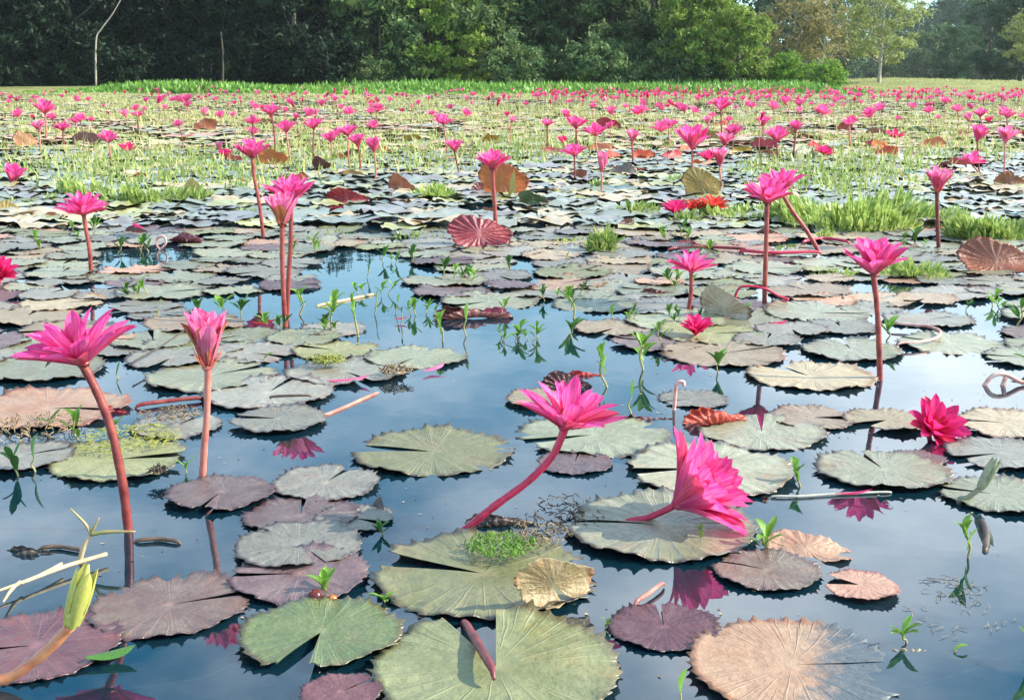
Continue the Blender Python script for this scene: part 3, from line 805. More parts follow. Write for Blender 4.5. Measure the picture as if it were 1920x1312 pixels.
hero_flower((1298, 408), (1298, 398), (0.0, -1), 'smaller orange-red water lily between two others in the weeds', 28, (7, 6, 4), 55, 24, 'red', 'brown', rad=3, stem=M_STEMC, seed=28)
# second rank, by pixel: base, neck, petal length, opening
G2 = 'pink water lilies of the second rank'
RANK2 = [
 ((1298, 356), (1298, 281), 46, 42, 'pink', 'pink water lily rising in front of the round olive upright leaf'),
 ((1352, 352), (1350, 312), 34, 26, 'pale', 'half-open pale pink water lily beside the round olive upright leaf'),
 ((1459, 302), (1456, 268), 32, 50, 'pink', 'pink water lily on a short stem above brown leaves'),
 ((1128, 361), (1128, 322), 34, 14, 'pale', 'narrow closed pink water lily standing beside a dark curled leaf'),
 ((1078, 341), (1077, 294), 27, 60, 'pink', 'open pink water lily above the small red leaves'),
 ((704, 341), (702, 286), 28, 28, 'pink', None), ((675, 326), (672, 276), 25, 36, 'pink', None), ((656, 321), (653, 256), 24, 50, 'pink', None),
 ((863, 332), (853, 286), 25, 40, 'pink', 'pink water lily on a dark bent stem beside the grass'),
 ((838, 291), (832, 235), 22, 62, 'pink', None), ((1187, 313), (1185, 267), 24, 32, 'pale', None), ((1596, 281), (1592, 236), 18, 55, 'pink', None),
 ((1836, 331), (1832, 265), 30, 36, 'pink', None), ((1882, 336), (1885, 268), 32, 40, 'pale', None), ((1838, 332), (1822, 308), 26, 66, 'pink', None),
 ((1678, 264), (1677, 262), 22, 58, 'deep', None), ((1546, 300), (1545, 292), 22, 62, 'deep', None), ((209, 312), (204, 268), 24, 52, 'pink', None),
 ((241, 289), (240, 286), 20, 50, 'deep', None), ((86, 262), (84, 214), 26, 52, 'pink', None), ((516, 302), (510, 217), 24, 54, 'pink', None),
 ((546, 312), (537, 249), 24, 48, 'pink', None), ((590, 305), (588, 243), 24, 52, 'pink', None), ((620, 300), (621, 268), 22, 50, 'pink', None),
 ((476, 300), (474, 233), 18, 66, 'pink', None), ((1430, 268), (1431, 236), 20, 50, 'pink', None), ((1082, 300), (1080, 242), 26, 50, 'pink', None),
 ((1125, 300), (1116, 256), 26, 58, 'pink', None), ((1026, 285), (1026, 237), 16, 58, 'pink', None), ((1256, 275), (1254, 240), 20, 50, 'pink', None),
 ((1355, 270), (1352, 208), 26, 50, 'pink', None), ((1362, 300), (1358, 275), 28, 40, 'pale', None), ((1486, 300), (1492, 246), 20, 40, 'pink', None),
 ((75, 290), (74, 248), 22, 34, 'pale', None), ((120, 275), (118, 245), 20, 60, 'pink', None), ((150, 245), (142, 232), 16, 60, 'pink', None),
 ((1330, 310), (1326, 302), 22, 55, 'deep', None), ((1845, 262), (1838, 220), 18, 50, 'pink', None), ((1890, 250), (1888, 222), 18, 55, 'pink', None),
 ((430, 302), (424, 296), 18, 45, 'deep', None), ((260, 250), (259, 220), 14, 55, 'pink', None), ((412, 300), (412, 285), 18, 20, 'pale', None)]
for i, (b, nk, L, po, mt, lb) in enumerate(RANK2):
    zn_ = near_mark(*W(*b).xy)
    hero_flower(b, nk, (random.uniform(-0.15, 0.15), -1), lb or (('open ' if po > 44 else 'cupped ') + 'pink water lily on a slender stem beyond ' + zn_ if mt != 'deep' else ('open ' if po > 44 else 'cupped ') + 'deep pink low water lily beyond ' + zn_), L * 1.15,
                (6, 5, 3) if L > 24 else (6, 4, 2), po, po * 0.35, mt, ctrl=((b[0] * 0.5 + nk[0] * 0.5 + random.uniform(-2, 2), (b[1] + nk[1]) / 2),), rad=1.7, stem=M_STEMP if i % 2 else M_STEM, seed=40 + i, nsep=3, stam=False, wide=1.3,
                group=None if lb else G2 + (' open ' if po > 44 else ' cupped ') + ('low ' if mt == 'deep' else '') + zn_)

# far ranks: shared flower heads, each flower its own object
def corolla(name, po, pi_, n, mat, seed, Wd=0.34):
    r_ = random.Random(seed)
    Vs, Qs, o_ = [], [], 0
    X, Y, Z = petal_arrays(Wd=Wd, curve=0.3, cup=0.5, nu=4, nv=3)
    P = np.stack([X.ravel(), Y.ravel(), Z.ravel(), np.ones(X.size)], 1)
    idx = np.arange(X.size).reshape(X.shape)
    Q = np.stack([idx[:-1, :-1].ravel(), idx[:-1, 1:].ravel(), idx[1:, 1:].ravel(), idx[1:, :-1].ravel()], 1)
    for ring, (cnt, ph) in enumerate(((n, po), (n - 2, (po + pi_) / 2), (n - 4, pi_))):
        for i in range(cnt):
            M = np.array(xf(Vector((0, 0, 0)), Vector((0, 0, 1)), 6.283 * (i + 0.5 * ring) / cnt + r_.uniform(-0.1, 0.1), R(ph + r_.uniform(-6, 6)), 1 - 0.05 * ring))
            Vs.append((P @ M.T)[:, :3]); Qs.append(Q + o_); o_ += len(P)
    me = mesh_np(name, np.concatenate(Vs), np.concatenate(Qs), True)
    me.materials.append(mat)
    return me
COR = [corolla('corolla', 55, 18, 9, PET['pink'], 1), corolla('corolla', 62, 22, 8, PET['pink'], 2), corolla('corolla', 32, 10, 8, PET['pale'], 3), corolla('corolla', 48, 18, 9, PET['deep'], 4), corolla('corolla', 40, 14, 8, PET['pink'], 5), corolla('corolla', 9, 4, 7, PET['deep'], 6)]
COR_LABEL = ['open pink water lily in the far ranks', 'flat-open pink water lily in the far ranks', 'half-closed pale pink water lily in the far ranks', 'deep pink water lily in the far ranks', 'cup-shaped pink water lily in the far ranks', 'closed crimson water lily bud in the far ranks']
sv, sf = tube_data([(0, 0, -0.2), (0, 0, 0), (0.03, 0.0, 0.5), (0, 0, 1)], [0.011, 0.010, 0.010, 0.016], 5, 3)
STEMS = []
for i in range(3):
    bend = (0.02, 0.05, -0.04)[i]
    vv = [(x + bend * math.sin(max(z, 0) * math.pi), y, z) for x, y, z in sv]
    me = mesh('stem', vv, sf); me.materials.append((M_SPRS, M_STEM, M_STEMP)[i]); STEMS.append(me)
def far_flower(px, py, hgt, rad, ci):
    b = W(px, py)
    zone = ['by the bare shore corner', 'before the dark wood', 'before the creeper-draped tree', 'before the blue-green trees', 'before the bright bushes', 'before the pale forked tree', 'before the hazy trees'][min(6, max(0, int(np.searchsorted([330, 700, 960, 1250, 1560, 1720], px))))]
    lb = COR_LABEL[ci].replace('in the far ranks', zone)
    root = empty('water_lily_flower', b, lb, 'flower', 'far water lilies, ' + lb)
    tq = random.random(); ta = 0.9 if tq < 0.12 else 0.35
    tilt = Euler((random.uniform(-ta, ta), random.uniform(-ta, ta), random.uniform(0, 6.28)))
    s = obj('stem', random.choice(STEMS), None, root); s.scale = (0.35, 0.35, hgt)
    c = obj('corolla', COR[ci], None, root); c.location = (0, 0, hgt - 0.002); c.rotation_euler = tilt; c.scale = (rad,) * 3
far_pts = []
def dens(px, py):
    d = 0.35
    if px > 1000: d = 1.0
    if px < 700: d = 0.75
    if 700 < px < 1000: d = 0.35 if py < 260 else 0.2
    if py > 250: d *= 0.5
    return d * (0.35 + 0.65 * (math.sin(px * 0.021 + py * 0.06) + math.sin(px * 0.0093 + 1.3) > -0.3))
tries = 0
while len(far_pts) < 232 and tries < 20000:
    tries += 1
    px = random.uniform(-10, 1930)
    py = 200 + 95 * random.random() ** 1.5
    if random.random() > dens(px, py): continue
    mind = 5 + (py - 190) * 0.22
    if any(abs(px - a) < mind * 1.6 and abs(py - b) < mind * 0.6 for a, b in far_pts): continue
    far_pts.append((px, py))
for (px, py) in far_pts:
    ci = random.choice([0, 0, 0, 1, 1, 2, 2, 3, 4, 4, 5])
    far_flower(px, py, random.uniform(0.16, 0.36) if ci != 3 else random.uniform(0.05, 0.14), random.choice([random.uniform(0.065, 0.10), random.uniform(0.09, 0.15)]), ci)

# the speckle of flowers beyond them
V_, Q_, o_ = [], [], 0
X, Y, Z = petal_arrays(Wd=0.5, curve=0.3, nu=3, nv=3)
for i in range(480):
    px = random.uniform(0, 1930) if i % 4 == 0 else random.uniform(1000, 1930)
    py = random.uniform(177, 203)
    b = W(px, py)
    hgt = random.uniform(0.12, 0.34); rad = random.uniform(0.09, 0.13)
    off = random.uniform(0, 6.28)
    P = np.stack([X.ravel(), Y.ravel(), Z.ravel(), np.ones(X.size)], 1)
    idx = np.arange(X.size).reshape(X.shape)
    Q = np.stack([idx[:-1, :-1].ravel(), idx[:-1, 1:].ravel(), idx[1:, 1:].ravel(), idx[1:, :-1].ravel()], 1)
    for kk in range(7):
        M = np.array(xf(Vector((b.x, b.y, hgt)), Vector((0, 0, 1)), off + kk * 0.9, R(52 if kk < 5 else 15), rad))
        V_.append((P @ M.T)[:, :3]); Q_.append(Q + o_); o_ += len(P)
    st = np.array([(b.x - .006, b.y, -.05), (b.x + .006, b.y, -.05), (b.x + .006, b.y, hgt), (b.x - .006, b.y, hgt), (b.x, b.y - .006, -.05), (b.x, b.y + .006, -.05), (b.x, b.y + .006, hgt), (b.x, b.y - .006, hgt)])
    V_.append(st); Q_.append(np.array([[0, 1, 2, 3], [4, 5, 6, 7]]) + o_); o_ += 8
QQ = np.concatenate(Q_)
me = mesh_np('distant_water_lilies', np.concatenate(V_), QQ, True); me.materials.append(PET['pink']); me.materials.append(M_SPRS); me.materials.append(PET['deep'])
per_ = 7 * len(Q) + 2
mi = np.tile(np.concatenate([np.zeros(7 * len(Q)), np.ones(2)]), len(QQ) // per_).astype(np.int32)
mi[(mi == 0) & np.repeat(rng.random(len(QQ) // per_) < 0.4, per_)] = 2
me.polygons.foreach_set('material_index', mi)
o = obj('distant_water_lilies', me); o['kind'] = 'stuff'; tag(o, 'speckle of pink water lilies in the distance', 'flowers')

# ------------------------------------------------------------------ curled and folded leaves
def bent_leaf(name, loc, r, mat, label, bend='fold', amount=2.0, width=0.25, center=0.0, yaw=0, pitch=0, roll=0, ribs=0.03, notch=0.05, seed=1, cat='leaf', squash=1.0, group=None, narrow=1.0, lift=0.0):
    """a round toothed leaf bent about its local Y axis: fold (sharp) or roll (even)"""
    Rr, TH, r_ = disc_grid(seed, teeth=24, notch=notch, tooth=0.04, per=4)
    rp_ = r_.uniform(0, 6.28, 3)
    Rr = Rr * (1 + 0.13 * np.sin(2 * TH + rp_[0]) + 0.09 * np.sin(3 * TH + rp_[1]) + 0.05 * np.sin(7 * TH + rp_[2]))
    # finer rings for the bend
    nr = r_.uniform(1.2, 5.0)
    X = narrow * Rr * np.cos(TH + nr); Y = Rr * np.sin(TH + nr) * squash
    Zr = 0.05 * np.sin(5 * X + seed) * np.sin(4 * Y + 2 * seed) + ribs * np.sin(22 * TH) * np.clip(Rr - 0.15, 0, 1) + 0.05 * np.sin(3 * TH + seed) * Rr ** 2
    g = np.linspace(-1.15, 1.15, 240)
    kap = np.full_like(g, amount / 2.0 / narrow) if bend == 'roll' else amount * np.exp(-((g - center) / width) ** 2) / (width * math.sqrt(math.pi))
    an = np.cumsum(kap) * (g[1] - g[0]); an -= np.interp(0 if bend == 'roll' else -0.9, g, an)
    gx_ = np.cumsum(np.cos(an)) * (g[1] - g[0]); gz_ = np.cumsum(np.sin(an)) * (g[1] - g[0])
    gx_ -= np.interp(0, g, gx_); gz_ -= np.interp(-0.8 * narrow if bend == 'fold' else 0, g, gz_)
    A = np.interp(X, g, an)
    NX = np.interp(X, g, gx_) - np.sin(A) * Zr; NZ = np.interp(X, g, gz_) + np.cos(A) * Zr
    me = grid_mesh(name, NX, Y, NZ, 0.01); me.materials.append(mat)
    o = obj(name, me)
    M = Euler((R(pitch), R(roll), R(yaw))).to_matrix()
    o.rotation_euler = Euler((R(pitch), R(roll), R(yaw)))
    o.scale = (r, r, r)
    n_ = len(me.vertices); co = np.empty(n_ * 3); me.vertices.foreach_get('co', co)
    zz = (co.reshape(-1, 3) @ np.array(M).T)[:, 2] * r
    o.location = (loc.x, loc.y, lift - 0.012 - float(zz.min()))
    return tag(o, label, cat, group)

def leaf_px(px, py, w, mat, label, **kw):
    p = W(px, py); return bent_leaf(kw.pop('name', 'curled_leaf'), p, w / 2 * PXM(p), LEAF[mat], label, **kw)

leaf_px(898, 462, 120, 'crimson', 'ribbed red leaf standing like an open fan on the water', narrow=0.6, bend='fold', amount=1.0, width=0.2, center=-0.35, yaw=100, roll=-6, ribs=0.06)
leaf_px(650, 384, 78, 'red', 'glossy red leaf folded into a low ridge', narrow=0.7, bend='fold', amount=2.2, width=0.3, yaw=100)
leaf_px(942, 366, 92, 'orange', 'bright orange leaf standing upright behind a pink flower', narrow=0.85, ribs=0.012, bend='fold', amount=1.45, width=0.3, center=-0.5, yaw=80)
leaf_px(960, 372, 62, 'yellow', 'narrow yellow leaf edge standing beside the orange leaf', bend='fold', amount=1.5, width=0.25, center=-0.6, yaw=20, squash=0.5)
leaf_px(905, 366, 44, 'darkred', 'small dark red leaf beside the orange upright leaf', bend='fold', amount=1.6, width=0.3, yaw=110)
leaf_px(752, 360, 60, 'salmon', 'salmon leaf crumpled upright among green blades', bend='fold', amount=1.7, width=0.25, yaw=60)
leaf_px(1314, 372, 74, 'olive', 'round olive-yellow leaf standing upright among the flowers', narrow=0.85, bend='fold', amount=1.35, width=0.15, center=-0.75, yaw=85, ribs=0.012)
leaf_px(1866, 508, 140, 'brown', 'big rust-brown leaf arched over the water', narrow=0.62, bend='fold', amount=1.5, width=0.5, center=-0.1, yaw=84, ribs=0.022)
leaf_px(350, 455, 84, 'darkred', 'dark reddish curled leaf beside a coiled pale stem', narrow=0.6, bend='roll', amount=2.6, yaw=70)
leaf_px(1236, 552, 76, 'darkred', 'dark toothed leaf lying rolled behind a small open flower', narrow=0.4, bend='roll', amount=4.0, yaw=95, squash=1.0)
leaf_px(888, 597, 150, 'darkred', 'long maroon leaf rolled like a cigar on blue water', narrow=0.3, bend='roll', amount=5.6, yaw=97, name='rolled_leaf')
leaf_px(1342, 792, 124, 'red', 'red ribbed leaf rolled into a tube beside the tipped flower', narrow=0.6, bend='roll', amount=4.2, yaw=112, ribs=0.05, name='rolled_leaf')
leaf_px(1062, 728, 92, 'darkred', 'dark crimson toothed leaf standing behind the leaning flower', narrow=0.7, bend='fold', amount=1.5, width=0.2, center=0.0, yaw=94, ribs=0.05)
leaf_px(1100, 703, 78, 'red', 'flat-rolled red leaf beside a green sprout', narrow=0.35, bend='roll', amount=4.4, yaw=92, name='rolled_leaf')
leaf_px(1216, 786, 104, 'darkred', 'thin striped purple leaf rolled tight on the water', narrow=0.25, bend='roll', amount=6.4, yaw=100, name='rolled_leaf', ribs=0.05)
leaf_px(1358, 598, 96, 'pale', 'folded leaf with pale inside and brown back standing by a looped stem', bend='fold', amount=1.9, width=0.22, center=-0.3, yaw=55, name='folded_leaf')
leaf_px(1036, 1140, 160, 'tan', 'tan dry leaf folded over on the large olive pad', lift=0.020, narrow=0.68, bend='fold', amount=1.9, width=0.22, center=-0.35, yaw=112, name='folded_leaf', notch=0.3, ribs=0.012)
leaf_px(940, 982, 140, 'dark', 'dark brown decayed leaf rolled on the water behind the large olive pad', narrow=0.4, bend='roll', amount=4.0, yaw=98, name='rolled_leaf')
leaf_px(208, 772, 84, 'red', 'red curled leaf on the dying peach pad', narrow=0.5, bend='roll', amount=4.6, yaw=80, name='rolled_leaf')
leaf_px(126, 745, 36, 'red', 'little red leaf bud curled on the dying peach pad', bend='roll', amount=4.6, yaw=20)
leaf_px(1512, 1035, 165, 'peachy', 'crumpled peach leaf lying on the brownish grey pad', narrow=0.7, lift=0.008, bend='fold', amount=0.35, width=0.4, yaw=80, ribs=0.018)
leaf_px(1716, 1228, 110, 'tan', 'withered tan leaf floating with a sprout growing from it', narrow=0.5, bend='fold', amount=0.5, width=0.4, yaw=100, squash=1.0, ribs=0.06)
leaf_px(60, 1036, 110, 'dark', 'dark purple leaf rolled at the water behind straw stalks', narrow=0.4, bend='roll', amount=4.2, yaw=94, name='rolled_leaf')
leaf_px(365, 372, 50, 'yellow', 'pale yellow leaf upright in the grass', bend='fold', amount=1.5, width=0.3, center=-0.4, yaw=60)
leaf_px(8, 402, 66, 'yellow', 'amber leaf lying at the edge of the grass', bend='fold', amount=0.8, width=0.3, yaw=80)
leaf_px(705, 956, 60, 'dark', 'curled dark rim leaf beside the small grey pad', bend='fold', amount=1.2, width=0.3, yaw=30)
MIDL = [(385, 248, 46, 'brown'), (48, 274, 44, 'brown'), (162, 270, 66, 'brown'), (352, 262, 30, 'brown'), (512, 312, 66, 'orange'), (262, 336, 28, 'salmon'), (605, 322, 44, 'darkred'), (1206, 300, 46, 'red'),
        (1388, 290, 56, 'olive'), (1444, 294, 40, 'salmon'), (1512, 300, 56, 'green'), (1512, 262, 36, 'brown'), (1642, 256, 34, 'brown'), (1748, 278, 48, 'salmon'), (1722, 252, 36, 'green'), (1620, 302, 46, 'olive'),
        (1896, 352, 66, 'brown'), (1830, 356, 32, 'brown'), (1166, 330, 52, 'dark'), (1040, 382, 40, 'dark'), (1172, 428, 40, 'darkred'), (1150, 300, 36, 'red'), (440, 306, 36, 'red'), (1258, 300, 40, 'red'),
        (1000, 388, 60, 'green'), (90, 412, 34, 'brown'), (255, 438, 40, 'darkred'), (1900, 250, 30, 'brown'), (1290, 390, 34, 'salmon'), (640, 300, 30, 'salmon'), (770, 425, 46, 'brown'), (1440, 442, 44, 'darkred'), (415, 386, 30, 'darkred'), (565, 340, 30, 'brown')]
for i in range(34):
    MIDL.append((random.uniform(420, 1900), random.uniform(232, 345), random.uniform(24, 48), random.choice(['red', 'red', 'orange', 'salmon', 'brown', 'darkred', 'olive'])))
for i, (px, py, w, mt) in enumerate(MIDL):
    names = {'brown': 'brown', 'orange': 'orange', 'salmon': 'salmon', 'darkred': 'dark red', 'red': 'red', 'olive': 'olive-yellow', 'green': 'dark green', 'dark': 'blackish'}
    leaf_px(px, py, w, mt, f'{names[mt]} withered leaf raised among the middle-distance flowers', narrow=random.uniform(0.5, 0.9), bend='fold', amount=random.uniform(1.0, 2.2), width=0.3, center=random.uniform(-0.4, 0.1), yaw=random.uniform(50, 130), seed=i % 5, ribs=0.012, group=f'{names[mt]} withered leaves')

# ------------------------------------------------------------------ sprouts
def blade_mesh(name, mat, Wd=0.34, curve=0.5, cup=0.5):
    me = petal_mesh(name, mat, Wd=Wd, curve=curve, cup=cup, nu=6, nv=3); return me
SPL = {'bright': [blade_mesh('leaf', M_SPR, 0.34, 0.6), blade_mesh('leaf', M_SPR, 0.28, 0.2), blade_mesh('leaf', M_SPR, 0.4, 0.9)],
       'dark': [blade_mesh('leaf', M_SPRD, 0.42, 0.3), blade_mesh('leaf', M_SPRD, 0.36, 0.6), blade_mesh('leaf', M_SPRD, 0.34, -0.2)]}
def sprout(px, py, h, n, label, kind='bright', spread=35, leafL=0.5, stem_h=0.5, seed=0, group=None, lean=0.0):
    b = W(px, py); s = PXM(b); hm = h * s
    r_ = random.Random(seed * 13 + int(px))
    root = empty('water_sprout', b, label, 'sprout', group)
    top = Vector((lean * hm, 0, hm * stem_h))
    tube('stem', [Vector((0, 0, -0.04)), Vector((0.0, 0, 0)), top * 0.5 + Vector((r_.uniform(-.1, .1) * hm, 0, 0)), top], [hm * 0.024 + 0.0005, hm * 0.022 + 0.0005, hm * 0.02 + 0.0005, hm * 0.018], M_SPRS, root, 6, 4)
    if n >= 2: n += 2
    for i in range(n):
        t = 1.0 if i < 2 else r_.uniform(0.3, 0.95)
        at = top * t
        az = i * 2.4 + r_.uniform(-0.4, 0.4) + (1.57 if i % 2 else -1.57) * 0.6
        ph = R(r_.uniform(0.5, 1.3) * spread)
        L = hm * leafL * r_.uniform(0.8, 1.15)
        o = obj('leaf', r_.choice(SPL[kind]), None, root)
        o.matrix_basis = xf(at, Vector((lean * 0.6, 0, 1)).normalized(), az, ph, L)
    return root
SPR = [
 (66, 884, 74, 1, 'single broad dark-leaved sprout mirrored in the water', 'dark', 10, 0.72, 0.34), (34, 892, 66, 2, 'two-leaved sprout with rolled pale leaves beside the single dark leaf', 'dark', 40, 0.6, 0.5),
 (150, 832, 78, 4, 'branching sprout with oval leaves on the yellow-olive pad', 'bright', 50, 0.5, 0.6), (100, 806, 46, 2, 'small sprout on the brown debris', 'dark', 60, 0.6, 0.4),
 (220, 812, 44, 2, 'small sprout behind the curved stem of the largest flower', 'bright', 55, 0.6, 0.4), (222, 710, 40, 1, 'slanting single green leaf mirrored beside a thin stick', 'dark', 38, 0.85, 0.15),
 (350, 886, 36, 2, 'pair of tiny oval leaves beside the half-closed flower stem', 'bright', 50, 0.7, 0.3), (492, 678, 28, 1, 'little slanting leaf on a grey pad', 'bright', 45, 0.9, 0.1),
 (622, 622, 84, 6, 'bushy sprout beside a pale floating straw', 'bright', 45, 0.4, 0.7), (672, 632, 86, 3, 'thin upright sprout with tiny tip leaves', 'bright', 18, 0.3, 0.75), (703, 590, 50, 1, 'single straight shoot by the light blue water', 'bright', 8, 0.5, 0.6),
 (742, 588, 34, 1, 'short pale shoot on a grey pad', 'bright', 8, 0.5, 0.6), (752, 610, 40, 1, 'thin shoot with a red leaf scrap at its foot', 'dark', 8, 0.4, 0.6), (830, 640, 62, 2, 'upright narrow-leaved sprout in front of the cigar-shaped leaf', 'bright', 22, 0.5, 0.55),
 (874, 630, 56, 1, 'stubby shoot in front of the cigar-shaped leaf', 'bright', 5, 0.55, 0.55), (942, 640, 36, 1, 'broad green leaf slanting left over open water', 'bright', 62, 1.0, 0.15), (942, 588, 40, 2, 'sprout behind the end of the cigar-shaped leaf', 'bright', 50, 0.6, 0.4),
 (1070, 630, 44, 2, 'dark two-leaved sprout at the corner of blue water', 'dark', 50, 0.7, 0.35), (1076, 596, 70, 4, 'tangled sprout leaning over a tan pad', 'bright', 40, 0.45, 0.6), (832, 516, 44, 3, 'dark sprout mirrored in pale blue water', 'dark', 45, 0.6, 0.4),
 (878, 522, 30, 4, 'squat dark sprout at the rim of a grey pad', 'dark', 35, 0.7, 0.3), (688, 522, 34, 2, 'bent shoot on a dark floating scrap', 'dark', 20, 0.4, 0.7), (1138, 726, 82, 3, 'upright sprout beside the flat-rolled red leaf', 'bright', 20, 0.4, 0.7),
 (1206, 694, 84, 6, 'yellowish bushy sprout with spread leaves on a withered scrap', 'bright', 45, 0.5, 0.6), (1240, 640, 46, 2, 'sprout with one raised leaf behind the warm tan pad', 'bright', 40, 0.6, 0.5), (1346, 700, 52, 2, 'bright sprout in front of the warm tan pad', 'bright', 35, 0.7, 0.4),
 (1183, 775, 62, 1, 'lone upright shoot mirrored in grey water', 'bright', 5, 0.6, 0.5), (1500, 912, 62, 4, 'sprout with feathered leaf beside the heart-shaped pad', 'bright', 50, 0.5, 0.5), (1432, 1032, 64, 5, 'glossy bright green sprout below the tipped flower', 'bright', 55, 0.7, 0.4),
 (1815, 1046, 88, 2, 'forked sprout standing in open grey water', 'bright', 26, 0.5, 0.55), (1700, 1205, 66, 3, 'bright green sprout on the withered tan leaf', 'bright', 45, 0.8, 0.25), (1790, 1222, 34, 1, 'green leaf tip slanting into grey water', 'bright', 70, 1.1, 0.1),
 (1662, 640, 58, 3, 'sprout clinging to the stem of the bowl-shaped flower', 'bright', 40, 0.6, 0.4), (606, 1112, 60, 4, 'bright green sprout growing from dark berries', 'bright', 40, 0.8, 0.2), (722, 1130, 34, 3, 'bright leafy sprout at the rim of the large olive pad', 'bright', 70, 1.0, 0.2),
 (1316, 1016, 36, 2, 'pale sprout tip on the olive-grey pleated pad', 'bright', 18, 0.6, 0.5), (1136, 1178, 26, 2, 'tiny yellow-green sprout on the maroon pad rim', 'bright', 40, 0.7, 0.3), (1268, 1325, 74, 1, 'blunt green shoot beside the largest yellow-olive pad', 'bright', 6, 0.7, 0.4),
 (1922, 1240, 76, 3, 'leafy green sprout by the open grey water', 'bright', 40, 0.7, 0.4), (1906, 612, 64, 4, 'double-stemmed dark sprout over pale water', 'dark', 45, 0.5, 0.55), (1930, 690, 60, 3, 'dark sprout beside the bent white stem', 'dark', 50, 0.6, 0.4),
 (370, 590, 36, 2, 'dark broad-leaved sprout behind the half-closed flower', 'dark', 40, 0.8, 0.3), (422, 592, 46, 4, 'bright leafy sprout behind the half-closed flower', 'bright', 40, 0.7, 0.4), (452, 592, 44, 3, 'slanted leafy sprout right behind the half-closed flower', 'dark', 45, 0.7, 0.4),
 (562, 590, 62, 4, 'straggly sprout at the foot of the paired stems', 'bright', 45, 0.4, 0.6), (76, 470, 46, 3, 'sprout in a dark pool near the bent red stem', 'bright', 35, 0.5, 0.5), (718, 1002, 40, 4, 'dark green sprout between the small grey pad and the large olive pad', 'dark', 50, 0.7, 0.3),
 (298, 600, 40, 1, 'thin pale shoot behind the largest flower', 'bright', 6, 0.4, 0.7), (956, 510, 36, 2, 'brown-tipped sprout beside a dark pool', 'dark', 25, 0.6, 0.4), (1064, 505, 34, 1, 'pale shoot leaning over a dark pool', 'bright', 20, 0.5, 0.6)]
for i, (px, py, h, n, lb, kd, sp, ll, sh) in enumerate(SPR):
    sprout(px, py, h, n, lb, kd, sp, ll, sh, seed=i, lean=random.uniform(-0.15, 0.15))

n_s = 0
while n_s < 84:
    if n_s % 4 == 0: sc_ = (random.uniform(0, 1920), random.uniform(415, 640))
    px, py = sc_[0] + random.uniform(-34, 34), sc_[1] + random.uniform(-7, 7)
    q_ = W(px, py)
    sprout(px, py, random.uniform(20, 44), random.choice([2, 3, 4, 5]), 'little green sprout among the pads by ' + near_mark(q_.x, q_.y), random.choice(['bright', 'bright', 'dark']), 45, 0.55, 0.45, seed=200 + n_s, lean=random.uniform(-0.3, 0.3), group='little sprouts by ' + near_mark(q_.x, q_.y))
    n_s += 1

# ------------------------------------------------------------------ buds, stems, straws, scraps
def bud(root_label, base_pts, neck, tip, rad_px, mat, stem_mat, stem_rad, Y=None):
    b = W(*base_pts[0]); s = PXM(b)
    root = empty('lily_bud', b, root_label, 'flower bud')
    pts = [Vector((0, 0, -0.03))] + [AT(p[0], p[1], b.y) - b for p in base_pts[0:]]
    pts[1] = Vector((0, 0, 0.004))
    nk = AT(*neck, b.y) - b; tp = AT(*tip, b.y) - b
    pts.append(nk)
    tube('stem', pts, [stem_rad * s] * 4, stem_mat, root, 10, 6)
    ax = (tp - nk)
    prof = [0.5, 0.85, 1.0, 0.95, 0.8, 0.6, 0.36, 0.12]
    tube('bud_body', [nk + ax * t for t in (-0.02, 0.06, 0.2, 0.35, 0.5, 0.7, 0.86, 1.0)], [rad_px * s * p for p in prof], mat, root, 12, 3)
    me = SEPM_B
    for i in range(4):
        o = obj('sepal', me, None, root)
        o.matrix_basis = xf(nk + ax.normalized() * 0.0, ax.normalized(), i * 1.57 + 0.5, R(5), ax.length * 0.97) @ Matrix.Translation((0, rad_px * s / ax.length * 0.72, 0))
    return root
SEPM_B = petal_mesh('sepal', M_BUD, Wd=0.24, curve=-0.35, cup=0.55, nu=8)
bud('yellow-green closed bud on an arching orange stem over the maroon pad', [(-40, 1290), (20, 1268), (85, 1222)], (134, 1172), (166, 1058), 18, M_BUD, M_STEMO, 10)
SEPM_B = petal_mesh('sepal', M_BUDG, Wd=0.24, curve=-0.35, cup=0.55, nu=8)
bud('grey-green pointed bud leaning on the pleated grey pad', [(1798, 942), (1815, 932)], (1838, 915), (1871, 858), 10, M_BUDG, M_BUDG, 5)

def strand(name, pxs, rad, mat, label, cat, z=0.012, zs=None):
    """a stalk through pixels lying at height z (or the given heights) above the water"""
    hs = zs if zs else [z] * len(pxs)
    P = [W(p[0], p[1], h) for p, h in zip(pxs, hs)]
    for e, n_ in ((0, 1), (-1, -2)):
        d_ = (P[e] - P[n_]).normalized() * (rad * PXM(P[0]) * 3)
        P = ([P[0] + d_ + Vector((0, 0, -rad * PXM(P[0]) * 1.6))] + P) if e == 0 else (P + [P[-1] + d_ + Vector((0, 0, -rad * PXM(P[0]) * 1.6))])
    s = PXM(P[0]); o0 = P[0].copy(); o0.z = 0
    o = tube(name, [p - o0 for p in P], [rad * s * 0.5, rad * s, rad * s * 1.05, rad * s * 0.95, rad * s * 0.4], mat, None, 8, 6)
    o.location = o0
    return tag(o, label, cat)
def stand(name, base, pxs, rad, mat, label, cat):
    """a stalk standing in the vertical plane through its foot"""
    b = W(*base); s = PXM(b)
    o = tube(name, [Vector((0, 0, -0.03)), Vector((0, 0, 0))] + [AT(p[0], p[1], b.y) - b for p in pxs], [rad * s] * 3, mat, None, 8, 6)
    o.location = b
    return tag(o, label, cat)
stand('looped_stem', (1385, 576), [(1378, 560), (1390, 538), (1430, 540), (1462, 556), (1477, 562), (1440, 572), (1408, 573)], 2.6, M_STEMC, 'crimson stem bent into a closed loop on the water', 'stem')
